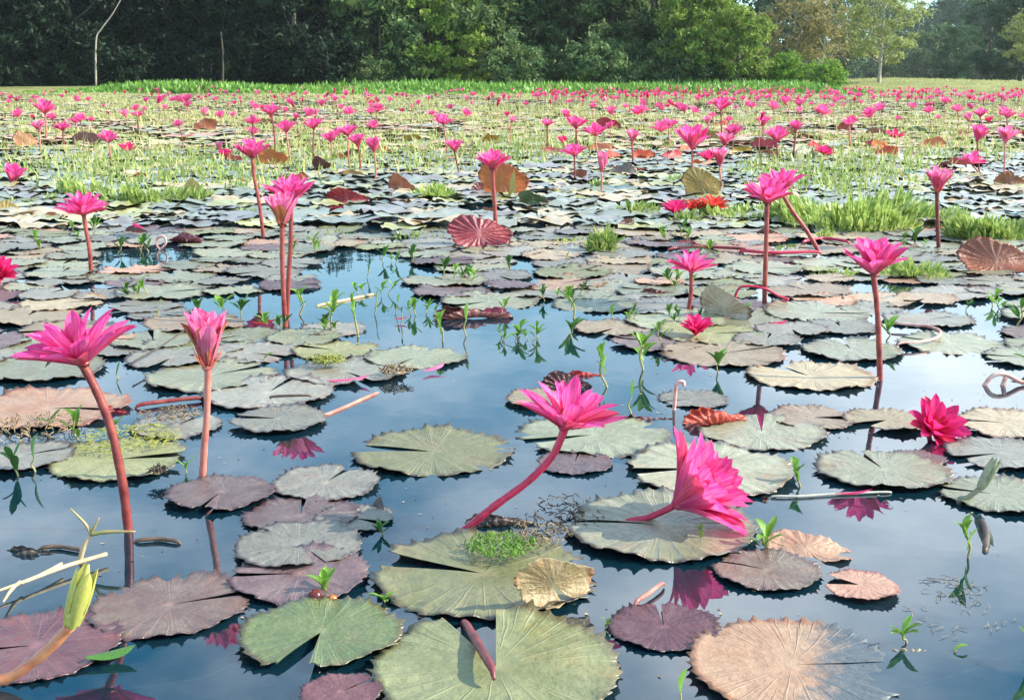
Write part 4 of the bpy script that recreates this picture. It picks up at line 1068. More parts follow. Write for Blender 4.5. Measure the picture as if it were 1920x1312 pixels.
strand('looped_stem', [(1690, 643), (1730, 640), (1758, 632), (1762, 620), (1740, 612), (1700, 608), (1672, 606)], 3, M_STEMW, 'pale pink stem looped across a grey pad', 'stem', 0.016)
stand('bent_stem', (1935, 722), [(1912, 715), (1886, 702), (1862, 704), (1842, 728), (1832, 752), (1850, 754), (1876, 728), (1886, 706)], 4.5, M_STEMW, 'thick white-pink stem bent back on itself above pale water', 'stem')
stand('bent_stem', (1264, 768), [(1266, 742), (1270, 718), (1281, 716), (1282, 724)], 3.5, M_STEMW, 'pale hooked stem standing in the crimson reflection', 'stem')
stand('coiled_stem', (300, 468), [(294, 460), (296, 446), (308, 444), (311, 456), (302, 466)], 2.2, M_STEMW, 'pale stem coiled in a ring on the pads', 'stem')
stand('coiled_stem', (1660, 226), [(1648, 222), (1652, 214), (1662, 218), (1655, 226)], 1.2, M_STEMW, 'tiny coiled stem between far pink flowers', 'stem')
strand('floating_stalk', [(265, 758), (310, 752), (370, 746)], 4, M_STEM, 'pink stem floating against the purplish grey pad', 'stem', 0.008)
strand('floating_stalk', [(592, 786), (640, 766), (704, 738)], 3.6, M_STEMP, 'pale pink stem slanting into open blue water', 'stem', 0.001)
strand('floating_straw', [(600, 572), (650, 562), (698, 552)], 2.6, M_STRAW, 'pale straw floating behind the bushy sprout', 'straw', 0.003)
strand('floating_stalk', [(1260, 466), (1310, 463), (1390, 466)], 3, M_STEM, 'long red stem lying on the pads behind the small open flower', 'stem', 0.02)
strand('floating_stalk', [(1395, 470), (1450, 474), (1530, 472)], 3, M_STEMC, 'dark crimson stem lying across the pads near the slanting stem', 'stem', 0.022)
strand('floating_stalk', [(1510, 452), (1545, 447), (1585, 452)], 3, M_STEMC, 'crimson stem lying behind the bowl-shaped flower', 'stem', 0.022)
strand('grey_twig', [(1452, 930), (1500, 930), (1560, 926), (1662, 922)], 2.6, M_GREYT, 'long grey stalk floating in front of the heart-shaped pad', 'stalk', 0.003)
leaf_px(1438, 938, 36, 'brown', 'brown shrivelled flower head at the end of the grey stalk', bend='roll', amount=4.0, yaw=60, ribs=0.1, name='withered_head', cat='withered flower')
strand('short_stick', [(514, 743), (575, 741)], 2.6, M_TWIG, 'short dark stick on the purplish grey pad', 'stick', 0.026)
strand('thin_stick', [(250, 678), (300, 650), (342, 622)], 1.6, M_TWIG, 'thin dark stick crossing grey pads behind the largest flower', 'stick', 0.03)
strand('dark_twig', [(872, 1168), (890, 1196), (908, 1228), (921, 1250)], 8, M_STEMD, 'thick dark purple stalk lying in the notch of the largest pad', 'stalk', zs=[0.008, 0.014, 0.022, 0.026])
strand('red_shoot', [(1196, 1125), (1216, 1112), (1240, 1094)], 4.5, M_STEMP, 'short pink stem end floating behind the maroon pad', 'stem', 0.008)
strand('dark_root', [(1842, 978), (1850, 1000), (1848, 1026)], 6, M_TWIG, 'dark root hanging below the pleated grey pad', 'root', 0.003)
strand('dark_scrap', [(262, 1012), (300, 1010), (330, 1014)], 4, M_TWIG, 'small dark floating scrap beside the tall curved stem', 'scrap', 0.004)
strand('dark_scrap', [(82, 1026), (110, 1024), (148, 1030)], 4, M_TWIG, 'narrow dark scrap behind the straw stalks', 'scrap', 0.004)
for i_, (pp, lb_) in enumerate((
    ([(20, 960), (130, 1000), (260, 1040)], 'thin pale stalk sunk under water beside the dry forked stalk'),
    ([(250, 1052), (360, 1015), (470, 985)], 'thin pale stalk sunk under water beside the mauve pad'),
    ([(240, 1290), (380, 1270), (470, 1225)], 'thin pale stalk sunk under water near the green ragged pad'),
    ([(1640, 1080), (1760, 1060), (1920, 1020)], 'thin pale stalk sunk under open grey water by the forked sprout'),
    ([(1020, 905), (1070, 940), (1090, 965)], 'thin pale stalk sunk under water by the leaning crimson stem'),
    ([(1690, 1290), (1800, 1262), (1930, 1210)], 'thin pale stalk sunk under water by the withered tan leaf'),
    ([(700, 905), (745, 880), (800, 905)], 'thin pale stalk sunk under water beside the pale olive pad'))):
    strand('sunken_stalk', pp, 2.2, M_STRAW, lb_, 'stalk', -0.008 - 0.003 * (i_ % 3))
# dry straw stalks lower left
b = W(150, 1050); s = PXM(b)
root = empty('dry_stalk', b, 'dry yellow forked stalk above the yellow-green bud', 'stalk')
for pts, rd in (([(150, 1050), (158, 1022), (170, 1002)], 5), ([(170, 1002), (160, 982), (131, 952)], 3), ([(170, 1002), (178, 985), (186, 970)], 3), ([(170, 1002), (200, 997), (254, 996)], 4)):
    tube('stalk', [AT(p[0], p[1], b.y) - b for p in pts], [rd * s, rd * s, rd * s * 0.4], M_STRAW if rd > 4 else M_SPRS, root, 7, 5)
b = W(165, 1062); root = empty('straw_stem', b, 'pale dry straw lying over the water beside the bud', 'straw'); s = PXM(b)
for pts, rd in (([(200, 1038), (120, 1062), (40, 1092), (-6, 1108)], 4), ([(116, 1056), (80, 1075), (40, 1094)], 3), ([(38, 1090), (22, 1104), (6, 1128)], 3.5)):
    tube('stalk', [W(p[0], p[1], 0.012) - b for p in pts], [rd * s, rd * s, rd * s * 0.5], M_STRAW, root, 7, 5)
# floating single leaves and petals
def flat_leaf(name, px, py, Lpx, ang, mat, label, cat, Wd=0.3, z=0.006, tilt=8, lift=0.0):
    p = W(px, py); L = Lpx * PXM(p)
    me = petal_mesh(name, mat, Wd=Wd, curve=0.3, cup=0.35, nu=8, nv=5)
    o = obj(name, me); o.scale = (L, L, L)
    d = Vector((math.cos(R(ang)), math.sin(R(ang)), math.tan(R(tilt)) * 0.4)).normalized()
    q = d.to_track_quat('Z', 'Y')
    o.rotation_mode = 'QUATERNION'; o.rotation_quaternion = q
    o.location = p - d * L * 0.5 + Vector((0, 0, z + 0.008))
    return tag(o, label, cat)
flat_leaf('floating_leaf', 210, 1240, 90, 20, M_SPRD, 'oval green leaf floating beside the maroon pad', 'leaf', 0.42)
flat_leaf('floating_petal', 656, 719, 78, 8, PET['pale'], 'pink petal floating beside the littered pad', 'petal', 0.3)
flat_leaf('floating_petal', 814, 698, 56, 48, PET['pale'], 'pale pink petal floating in open blue water', 'petal', 0.3)
flat_leaf('floating_petal', 1600, 936, 72, 2, PET['deep'], 'thin crimson petal floating below the grey stalk', 'petal', 0.14)
flat_leaf('floating_petal', 1460, 612, 34, 10, PET['deep'], 'small crimson petal scrap beside the slate pad', 'petal', 0.4)
flat_leaf('floating_petal', 498, 610, 44, 15, PET['red'], 'red petal floating near the paired stems', 'petal', 0.4)
flat_leaf('floating_petal', 752, 604, 26, 5, PET['deep'], 'tiny red scrap on open water', 'petal', 0.4)
flat_leaf('floating_petal', 264, 430, 40, 150, PET['deep'], 'magenta petal lying on the grey pads', 'petal', 0.5, tilt=30)
flat_leaf('floating_petal', 625, 1130, 1, 0, PET['deep'], 'red petal scrap', 'petal') if False else None
# berries / dark seed head
b = W(600, 1128); s = PXM(b)
root = empty('berry_cluster', b, 'dark red berries under a bright green sprout', 'berries')
def blob(name, c, r, mat, parent, seed=0):
    n_, m_ = 10, 7
    r_ = random.Random(seed); V, Fc = [], []
    for i in range(m_ + 1):
        for j in range(n_):
            a, p_ = 2 * math.pi * j / n_, math.pi * i / m_
            rr = r * (1 + 0.08 * math.sin(3 * a + i) + r_.uniform(-.04, .04))
            V.append(Vector((rr * math.sin(p_) * math.cos(a), rr * math.sin(p_) * math.sin(a), rr * math.cos(p_) * 0.9)) + c)
    for i in range(m_):
        for j in range(n_):
            Fc.append((i * n_ + j, i * n_ + n_ + j, i * n_ + n_ + (j + 1) % n_, i * n_ + (j + 1) % n_))
    return obj(name, mesh(name, V, Fc), mat, parent)
M_BERRY = simple_mat('berry_dark', (0.05, 0.006, 0.006), (0.14, 0.02, 0.012), 60, 0.15, 0, 0.1)
M_BERRO = simple_mat('berry_orange', (0.45, 0.10, 0.015), (0.5, 0.16, 0.03), 60, 0.2)
blob('berry', Vector((-10 * s, 0, 12 * s)), 15 * s, M_BERRY, root, 1)
blob('berry', Vector((4 * s, -6 * s, 7 * s)), 9 * s, M_BERRY, root, 2)
blob('berry', Vector((24 * s, -4 * s, 8 * s)), 9 * s, M_BERRO, root, 3)

# tangles of dead roots and algae lying on pads
def tangle(px, py, w, n, mat, label, name='root_tangle', cat='debris', z=0.02, th=2.0, hgt=8):
    b = W(px, py); s = PXM(b); V, Fc = [], []
    r_ = random.Random(int(px + py))
    for i in range(n):
        a = r_.uniform(0, 6.28); q = math.sqrt(r_.random())
        c = Vector((q * math.cos(a) * w / 2 * s, q * math.sin(a) * w / 2 * s, z))
        d = Vector((r_.gauss(0, 1), r_.gauss(0, 1), r_.gauss(0, 0.25))).normalized() * r_.uniform(8, 24) * s
        k_ = Vector((r_.uniform(-5, 5), r_.uniform(-5, 5), r_.uniform(0, hgt))) * s
        v, f_ = tube_data([c - d / 2, c + k_, c + d / 2], [th * s * 0.5, th * s * 0.6, th * s * 0.3], 4, 3, len(V))
        V += v; Fc += f_
    o = obj(name, mesh(name, V, Fc), mat); o.location = b
    o['kind'] = 'stuff'
    return tag(o, label, cat)
tangle(320, 794, 110, 70, M_DEB, 'brown tangle of dead roots on the murky grey pad')
tangle(60, 812, 200, 120, M_DEB, 'dark tangle of dead stalks among upright sprouts', z=0.012)
tangle(742, 710, 60, 60, M_DEB, 'brown debris at the rim of the littered pad')
tangle(616, 690, 70, 80, M_ALGAE, 'yellow-green moss tuft on the littered pad', 'moss_tuft', 'moss')
tangle(938, 1044, 130, 260, M_SPR, 'green algae tangle on the large olive pad', 'algae_tuft', 'algae', z=0.018, th=1.6, hgt=14)
tangle(1010, 1024, 120, 80, M_DEB, 'grey root tangle on the large olive pad beside the algae')
tangle(240, 836, 190, 220, M_ALGAE, 'yellow-green scum along the yellow-olive pad', 'algae_tuft', 'algae', z=0.016, th=1.6, hgt=4)
tangle(1080, 966, 190, 90, M_TWIG, 'dark silty tangle between the olive pads', z=0.006, hgt=4)
tangle(294, 902, 34, 40, M_TWIG, 'dark clump of rootlets at the rim of the yellow-olive pad', hgt=10)
tangle(1790, 1108, 130, 40, M_DEB, 'straggle of scum on open grey water', z=0.002, th=1.2, hgt=2)
tangle(1800, 1160, 200, 26, M_DEB, 'thin scum flecks on the open grey water', z=0.002, th=1.0, hgt=1)

# flecks of pollen, petal scraps and dead bits drifting on the open water
n = 2600
fy = np.sqrt(rng.uniform(1.25 ** 2, 5.0 ** 2, n)); fx = rng.uniform(-0.45, 0.45, n) * fy
cl_ = wave(fx * 6, fy * 5, 0.7) + 0.35 * wave(fx * 17, fy * 15, 1.9)
kp = cl_ > 0.12
fx, fy = fx[kp], fy[kp]; n = len(fx)
fa = rng.uniform(0, 6.28, n); fl = rng.uniform(0.0012, 0.0045, n); fw = fl * rng.uniform(0.25, 0.8, n)
ca_, sa_ = np.cos(fa), np.sin(fa)
Pq = [np.stack([fx + ca_ * u_ * fl - sa_ * v_ * fw, fy + sa_ * u_ * fl + ca_ * v_ * fw, np.full(n, 0.0012)], 1) for u_, v_ in ((-1, 0), (0, -1), (1, 0), (0, 1))]
Vq = np.stack(Pq, 1).reshape(-1, 3)
me = mesh_np('water_flecks', Vq, (np.arange(n) * 4)[:, None] + np.arange(4)[None])
for m_ in (M_DEB, M_STRAW, M_TWIG): me.materials.append(m_)
me.polygons.foreach_set('material_index', rng.integers(0, 3, n).astype(np.int32))
o = obj('water_flecks', me); o['kind'] = 'stuff'; tag(o, 'flecks of scum and dead bits drifting on the water', 'scum')

# ------------------------------------------------------------------ grass
def blades(P, hts, wid, spread=0.5, seed=0):
    """three-segment leaf blades at points P (n,3)"""
    g = np.random.default_rng(seed); n = len(P)
    az = g.uniform(0, 6.28, n); tilt = np.abs(g.normal(0, spread, n))
    d = np.stack([np.cos(az) * np.sin(tilt), np.sin(az) * np.sin(tilt), np.cos(tilt)], 1)
    fa = g.uniform(0, 6.28, n)
    t = np.stack([np.cos(fa), np.sin(fa), np.zeros(n)], 1)
    out = np.stack([np.cos(az), np.sin(az), np.zeros(n)], 1)
    h = hts[:, None]; w = wid[:, None]
    b = P
    m1 = P + d * h * 0.45
    tip = P + d * h + out * h * 0.22 * g.random(n)[:, None]
    V = np.stack([b - t * w * 0.3, b + t * w * 0.3, m1 + t * w * 0.5, m1 - t * w * 0.5, tip], 1).reshape(-1, 3)
    o = (np.arange(n) * 5)[:, None]
    T = np.concatenate([o + np.array([[0, 1, 2]]), o + np.array([[0, 2, 3]]), o + np.array([[3, 2, 4]])], 1).reshape(-1, 3)
    return V, T

def grass_clump(px, py, w, h, n, label, depth=None):
    n = int(n * 0.8)
    b = W(px, py); s = PXM(b)
    g = np.random.default_rng(int(px))
    a = g.uniform(0, 6.28, n); q = np.sqrt(g.random(n)) * (0.88 + 0.12 * np.sin(a * 3 + px))
    rx = w / 2 * s; ry = depth if depth else rx * 0.9
    P = np.stack([q * np.cos(a) * rx, q * np.sin(a) * ry, np.full(n, -0.01)], 1)
    lump = 0.64 + 0.55 * wave(P[:, 0] * 9 + px, P[:, 1] * 7, px * 0.01)
    P[:, 2] += h * s * 0.55 * g.random(n) ** 1.3 * (1 - 0.5 * q) * lump
    hts = h * s * g.uniform(0.25, 0.6, n) * (1 - 0.3 * q) * lump
    V, T = blades(P, hts, np.minimum(hts * 0.42, 0.026) * g.uniform(0.6, 1.2, n), 0.6, int(px))
    me = mesh_np('water_grass_clump', V, T); me.materials.append(M_GRASS)
    o = obj('water_grass_clump', me); o.location = b
    return tag(o, label, 'grass clump')
for a in [
 (1050, 452, 90, 56, 260, 'bright tuft of water grass beside the ribbed red leaf'),
 (1128, 472, 56, 70, 200, 'dense dark-footed tuft of water grass apart from the other tufts'),
 (790, 446, 110, 44, 220, 'straggling tuft of water grass behind the ribbed red leaf'),
 (878, 474, 44, 24, 60, 'small leafy tuft in front of the ribbed red leaf'),
 (828, 372, 104, 44, 380, 'low cushion of water grass behind the pale pads'),
 (1190, 402, 90, 40, 200, 'thin tuft of water grass left of the red squatting lilies'.replace(' left of', ' next to')),
 (1610, 418, 390, 92, 2300, 'big bright bank of water grass behind the bowl-shaped flower'),
 (1390, 408, 190, 66, 1100, 'water grass growing round the orange-red squatting lilies'),
 (1850, 446, 170, 92, 1100, 'bright water grass in front of the arched rust-brown leaf'.replace('in front of', 'behind')),
 (1565, 516, 100, 50, 220, 'leafy weed tuft beside the bowl-shaped flower head'),
 (1720, 520, 140, 76, 420, 'leafy weed tuft between the bowl-shaped flower and the rust-brown leaf'),
 (300, 380, 230, 64, 1100, 'thick bank of water grass round the pale yellow leaf'),
 (170, 366, 150, 54, 420, 'water grass behind the flat-topped flower'),
 (470, 420, 60, 36, 90, 'thin tuft of water grass at the twin slender stems'),
 (620, 440, 80, 30, 80, 'sparse dark reeds beyond the paired flowers'),
 (60, 380, 120, 46, 380, 'water grass beside the amber leaf')]:
    grass_clump(*a)

for i in range(16):
    px, py = random.choice([random.uniform(330, 1250), random.uniform(1150, 1900)]), random.uniform(335, 470)
    q_ = W(px, py); gl_ = 'loose tuft of bright water grass by ' + near_mark(q_.x, q_.y)
    grass_clump(px, py, random.uniform(30, 80), random.uniform(24, 46), random.randrange(60, 160), gl_)['group'] = 'loose grass tufts by ' + near_mark(q_.x, q_.y)
PATCH = [(270, 320, 230, 46, 1.0), (600, 295, 170, 34, 0.8), (820, 300, 120, 34, 0.7), (960, 280, 180, 34, 0.8), (1580, 330, 200, 50, 0.9), (1700, 280, 160, 30, 0.7), (470, 335, 140, 30, 0.6), (60, 320, 90, 30, 0.5), (1240, 250, 120, 14, 0.5), (1850, 290, 80, 20, 0.5)]
def grass_points(n, y0, y1, fn):
    y = np.sqrt(rng.uniform(y0 ** 2, y1 ** 2, n)); x = rng.uniform(-0.46, 0.46, n) * y
    px, py = project((x, y, 0.0 * x))
    keep = rng.random(n) < fn(px, py, x, y)
    return np.stack([x[keep], y[keep], np.full(keep.sum(), -0.01)], 1)
def fn_mid(px, py, x, y):
    d = np.zeros_like(px)
    for a, b, c, e, s in PATCH: d = np.maximum(d, s * np.clip(1.3 - ((px - a) / c) ** 2 - ((py - b) / e) ** 2, 0, 1))
    nz_ = wave(x * 1.7, y * 1.1, 1.0)
    d = np.maximum(d, np.clip(0.16 + 1.35 * nz_, 0.02, 0.9) * np.clip((300 - py) / 50, 0, 1))
    return d
P = grass_points(130000, 6.5, 24, fn_mid)
hts = rng.uniform(0.03, 0.11, len(P)) + 0.06 * (rng.random(len(P)) < 0.12)
V, T = blades(P, hts, rng.uniform(0.008, 0.022, len(P)), 0.62, 5)
me = mesh_np('water_grass', V, T); me.materials.append(M_GRASS); me.materials.append(M_GRASSF)
me.polygons.foreach_set('material_index', np.repeat((rng.random(len(P)) < np.clip((P[:, 1] - 7) / 10, 0.1, 0.85)).astype(np.int32), 3))
o = obj('water_grass', me); o['kind'] = 'stuff'; tag(o, 'short water grass spreading between the lily pads', 'grass')
P = grass_points(150000, 20, 60, lambda px, py, x, y: np.clip(0.42 + 0.8 * wave(x * 0.9, y * 0.35, 2.0), 0.08, 1))
hts = rng.uniform(0.05, 0.13, len(P))
V, T = blades(P, hts, rng.uniform(0.012, 0.03, len(P)), 0.6, 6)
me = mesh_np('far_water_grass', V, T); me.materials.append(M_GRASSF)
o = obj('far_water_grass', me); o['kind'] = 'stuff'; tag(o, 'pale yellow-green water grass over the far pond', 'grass')

# belt of water hyacinth along the far shore, and bank grass
n = 45000
px = rng.uniform(60, 1640, n)
yb = 57.5 + 2.0 * np.sin(px * 0.006) + rng.uniform(0, 1, n) * 11.5
x = (px - CX) / F * yb
P = np.stack([x, yb, np.full(n, -0.02)], 1)
lump = 0.75 + 0.35 * wave(x * 0.5, yb * 0.4, 0.3)
fade = np.clip((px - 60) / 200, 0.25, 1) * np.clip((1660 - px) / 160, 0.3, 1)
hts = rng.uniform(0.3, 0.85, n) * lump * fade * np.clip((yb - 56) / 5, 0.4, 1)
V, T = blades(P, hts, rng.uniform(0.09, 0.22, n), 0.85, 8)
me = mesh_np('water_hyacinth', V, T); me.materials.append(M_HYA)
o = obj('water_hyacinth', me); o['kind'] = 'stuff'; tag(o, 'glossy green belt of water hyacinth along the far shore', 'water plants')
n = 26000
x = rng.uniform(8, 48, n); y = shore(x) + rng.uniform(0.0, 22, n)
P = np.stack([x, y, ground_z(x, y) - 0.01], 1)
V, T = blades(P, rng.uniform(0.04, 0.14, n), rng.uniform(0.02, 0.04, n), 0.6, 9)
me = mesh_np('bank_grass', V, T); me.materials.append(M_GRASSF)
o = obj('bank_grass', me); o['kind'] = 'stuff'; tag(o, 'short sunlit grass on the mound of the far bank', 'grass')

# ------------------------------------------------------------------ trees
def foliage_mat(name, ca, cb, transl=0.25):
    k = NT(name); geo = k.n('ShaderNodeNewGeometry'); info = k.n('ShaderNodeObjectInfo')
    nf = k.noise(geo.outputs['Position'], 1.1, 4, 0.6)
    c = k.mix(k.ramp(nf, 0.35, 0.65), ca, cb)
    hv = k.n('ShaderNodeHueSaturation')
    k.l(k.math('ADD', 0.8, k.math('MULTIPLY', info.outputs['Random'], 0.4)), hv.inputs['Value']); k.l(c, hv.inputs['Color'])
    return leaf_finish(k, hv.outputs[0], 0.5, None, 0, 0, transl, spec=0.18)
FOL = {'dark': foliage_mat('foliage_dark_shaded', (0.006, 0.016, 0.010), (0.026, 0.054, 0.025)),  # near-black leaf colour: the shade of the wood is put into it
       'teal': foliage_mat('foliage_blue_green', (0.04, 0.10, 0.035), (0.20, 0.27, 0.10), 0.32),
       'far': foliage_mat('foliage_far_hazed', (0.05, 0.11, 0.06), (0.12, 0.18, 0.10), 0.3),  # leaf colour lightened so distance haze is partly painted in
       'yellow': foliage_mat('foliage_yellow_green', (0.14, 0.26, 0.035), (0.35, 0.43, 0.10), 0.38),
       'pale': foliage_mat('foliage_pale_olive', (0.22, 0.28, 0.08), (0.42, 0.43, 0.18), 0.38),
       'rosy': foliage_mat('foliage_rosy_brown', (0.18, 0.16, 0.06), (0.32, 0.28, 0.12), 0.35),
       'bush': foliage_mat('foliage_bright', (0.13, 0.28, 0.03), (0.32, 0.45, 0.08), 0.38)}

def make_tree(kind, seed, height, crown_r, n_leaf, leaf=0.2, trunk_h=0.3, trunk_r=0.13, low=0.15, bark=None, lobes=16, drape=0.0):
    """returns (trunk mesh, crown mesh): tapered trunk with limbs; leaf faces in clumps round the limb ends"""
    g = np.random.default_rng(seed); r_ = random.Random(seed)
    V, Fc = [], []
    top = Vector((r_.uniform(-.3, .3), r_.uniform(-.3, .3), height * 0.8))
    v, f_ = tube_data([(0, 0, -0.3), (r_.uniform(-.1, .1), 0, height * trunk_h), (top.x * 0.5, top.y * 0.5, height * 0.55), top], [trunk_r * 1.4, trunk_r, trunk_r * 0.7, trunk_r * 0.25], 8, 5, 0)
    V += v; Fc += f_
    cl = []
    for i in range(lobes):
        zf = low + (0.95 - low) * (i + r_.random()) / lobes
        env = math.sin(math.pi * min(1, max(0.06, (zf - low * 0.6) / (1.04 - low * 0.6))) ** 0.85) ** 0.6
        a = i * 2.399 + r_.uniform(-.5, .5)
        q = crown_r * env * r_.uniform(0.45, 0.95)
        c = Vector((math.cos(a) * q, math.sin(a) * q, height * zf))
        st_z = min(height * 0.75, max(height * trunk_h * 0.8, c.z - q * 0.6))
        st = Vector((0, 0, st_z))
        v, f_ = tube_data([st, st.lerp(c, 0.5) + Vector((0, 0, -0.05 * q)), c], [trunk_r * 0.42, trunk_r * 0.28, trunk_r * 0.1], 5, 3, len(V))
        V += v; Fc += f_
        cl.append((c, crown_r * r_.uniform(0.30, 0.52)))
    trunk = mesh('trunk', V, Fc); trunk.materials.append(bark or M_BARK)
    per = n_leaf // lobes
    P = []
    for c, rad in cl:
        # sub-clumps on the shell of each clump give light and dark tufts
        ns = 9
        d = g.normal(size=(ns, 3)); d /= np.linalg.norm(d, axis=1)[:, None]
        sc = np.array(c) + d * rad * g.uniform(0.5, 1.0, ns)[:, None] * np.array([1, 1, 0.75])
        if drape: sc[:, 2] -= g.random(ns) ** 2 * drape * height
        w_ = g.integers(0, ns, per)
        P.append(sc[w_] + g.normal(size=(per, 3)) * rad * np.array([0.19, 0.19, 0.13]))
    P = np.concatenate(P)
    P = P[P[:, 2] > 0.05]
    n = len(P)
    nrm = g.normal(size=(n, 3)) + np.array([0, 0, 0.7]); nrm /= np.linalg.norm(nrm, axis=1)[:, None]
    ref = g.normal(size=(n, 3)); t = np.cross(nrm, ref); t /= np.linalg.norm(t, axis=1)[:, None]
    b = np.cross(nrm, t)
    s = leaf * g.uniform(0.6, 1.3, n)[:, None]
    Vl = np.stack([P - t * s, P - b * s * 0.42 + nrm * s * 0.12, P + t * s, P + b * s * 0.42 + nrm * s * 0.12], 1).reshape(-1, 3)
    o = (np.arange(n) * 4)[:, None]
    Tl = np.concatenate([o + np.array([[0, 1, 2]]), o + np.array([[0, 2, 3]])], 1).reshape(-1, 3)
    crown = mesh_np('crown', Vl, Tl); crown.materials.append(FOL[kind])
    return trunk, crown

TREES = {}
def tree_proto(key, *a, **kw): TREES[key] = make_tree(*a, **kw)
tree_proto('darkA', 'dark', 1, 8.5, 3.2, 11000, 0.20, 0.25, 0.16, low=0.06, lobes=22)
tree_proto('darkB', 'dark', 2, 9.0, 3.0, 11000, 0.17, 0.3, 0.15, low=0.1, lobes=20)
tree_proto('tealA', 'teal', 3, 9.0, 3.3, 12000, 0.23, 0.25, 0.18, low=0.04, lobes=24)
tree_proto('tealB', 'teal', 4, 8.0, 2.8, 10000, 0.21, 0.3, 0.14, low=0.08, lobes=20)
tree_proto('farA', 'far', 13, 9.0, 3.3, 12000, 0.16, 0.25, 0.18, low=0.03, lobes=24)
tree_proto('farB', 'far', 14, 8.5, 3.0, 11000, 0.15, 0.3, 0.14, low=0.05, lobes=22)
tree_proto('drape', 'yellow', 5, 7.0, 2.0, 8000, 0.16, 0.25, 0.13, low=0.15, lobes=18, drape=0.22)
tree_proto('yellow', 'yellow', 6, 6.2, 2.3, 9000, 0.16, 0.25, 0.13, low=0.16, lobes=20)
tree_proto('pale', 'pale', 7, 5.6, 2.3, 4200, 0.13, 0.25, 0.09, low=0.28, bark=M_BARKP, lobes=20)
tree_proto('rosy', 'rosy', 8, 4.6, 2.2, 3000, 0.12, 0.25, 0.07, low=0.3, bark=M_BARKP, lobes=16)
tree_proto('bush', 'bush', 9, 1.9, 1.25, 5000, 0.10, 0.1, 0.04, low=0.02, lobes=26)
tree_proto('bushshade', 'dark', 12, 1.8, 1.3, 4000, 0.11, 0.1, 0.04, low=0.02, lobes=22)  # shrub with the wood's shade put into its leaf colour
tree_proto('bushdark', 'teal', 10, 1.7, 1.3, 4000, 0.11, 0.1, 0.04, low=0.02, lobes=22)

TMARK = [(60, 'the bare shore corner'), (200, 'the pale leaning trunk'), (310, 'the gap between the two bare trunks'), (418, 'the short grey trunk'), (560, 'the deepest shade of the wood'), (700, 'the mid-green tree'), (840, 'the creeper-draped trees'), (1010, 'the first blue-green tree'), (1160, 'the light low shrub'), (1290, 'the sunlit tree'), (1440, 'the bright bushes'), (1560, 'the rosy-brown trees'), (1650, 'the pale forked tree'), (1740, 'the gap of open sky'), (1850, 'the grassy mound end'), (2000, 'the pale leaning olive tree')]
def plant(key, px, Y, sc, label, group=None, name='tree', cat='tree', rot=None):
    if group:
        label = label.replace('tall tree in the back row of the wood', 'tall back-row tree') + ' by ' + min(TMARK, key=lambda m: abs(m[0] - px))[1]
        group = label
    x = (px - CX) / F * Y
    z = float(ground_z(x, Y))
    root = empty(name, (x, Y, z - 0.02), label, cat, group)
    root.rotation_euler = (0, 0, random.uniform(0, 6.28) if rot is None else rot)
    root.scale = (sc, sc, sc)
    t, c = TREES[key]
    obj('trunk' if cat == 'tree' else 'stems', t, None, root); obj('crown' if cat == 'tree' else 'foliage', c, None, root)
    return root

GD, LD = 'dark trees of the shaded wood', 'dark leafy tree in the shaded wood'
for i, px in enumerate(range(-120, 640, 88)):
    plant(('darkA', 'darkB')[i % 2], px + random.uniform(-25, 25), random.uniform(69.5, 74), random.uniform(0.95, 1.15), LD, GD)
for i, px in enumerate(range(-160, 900, 100)):
    plant(('darkB', 'darkA')[i % 2], px + random.uniform(-25, 25), random.uniform(81, 86), random.uniform(1.05, 1.25), LD, GD)
for i, px in enumerate(range(-160, 1350, 120)):
    plant(('darkA', 'tealA')[i % 2], px + random.uniform(-25, 25), random.uniform(90, 96), random.uniform(1.1, 1.35), 'tall tree in the back row of the wood', 'back row of the wood')
for px, Y, sc in ((665, 73, 1.0), (760, 74.5, 1.05), (850, 75, 1.0), (900, 73.5, 0.9)):
    plant('tealB' if px % 20 else 'tealA', px, Y, sc, 'green leafy tree', 'green trees next to the dark wood')
GT, LT = 'blue-green trees beside the draped trees', 'blue-green leafy tree'
for px, Y, sc in ((960, 75, 1.0), (1050, 76, 1.05), (1140, 74, 0.95), (1215, 76, 1.0), (1100, 83, 1.2), (1000, 84, 1.15), (1220, 85, 1.2)):
    plant('tealA' if px % 20 else 'tealB', px, Y, sc, LT, GT)
plant('drape', 800, 72, 1.05, 'yellow-green creeper-draped tree at the edge of the dark wood')
plant('drape', 880, 71.5, 0.75, 'smaller creeper-draped tree trailing leaves to the shore', rot=1.0)
plant('tealB', 720, 72, 0.85, 'mid-green tree beside the creeper-draped tree')
plant('yellow', 1300, 71, 1.0, 'tall sunlit yellow-green tree at the corner of the wood')
plant('yellow', 1375, 69.5, 0.72, 'rounded sunlit green tree with a dark trunk beside bright bushes', rot=2.0)
plant('bush', 1465, 69.3, 1.0, 'larger bright green rounded bush on the far bank', None, 'bush', 'bush')
plant('bush', 1535, 69.0, 0.85, 'smaller bright green rounded bush on the far bank', None, 'bush', 'bush', 2.2)
for i, px in enumerate((700, 1010, 1080, 1150, 1230, 1300, 1350, 1390)):
    plant('bushdark', px, 69.5 + random.uniform(0, 1.5), random.uniform(0.7, 1.0), 'dark green shrub at the foot of the wood', 'shrubs at the foot of the wood', 'shrub', 'shrub')
plant('bush', 1085, 70, 0.55, 'light green low shrub at the foot of the blue-green trees', None, 'shrub', 'shrub', 0.5)
plant('pale', 1632, 76, 1.05, 'small pale olive tree with a forked light trunk on the bank', rot=0.4)
plant('rosy', 1530, 84, 1.15, 'rosy-brown thin-leaved tree behind the bright bushes')
plant('rosy', 1480, 86, 1.25, 'second rosy-brown thin-leaved tree nearer the sunlit tree')
GR, LR = 'hazy trees beyond the grassy mound', 'hazy blue-green tree beyond the grassy mound'
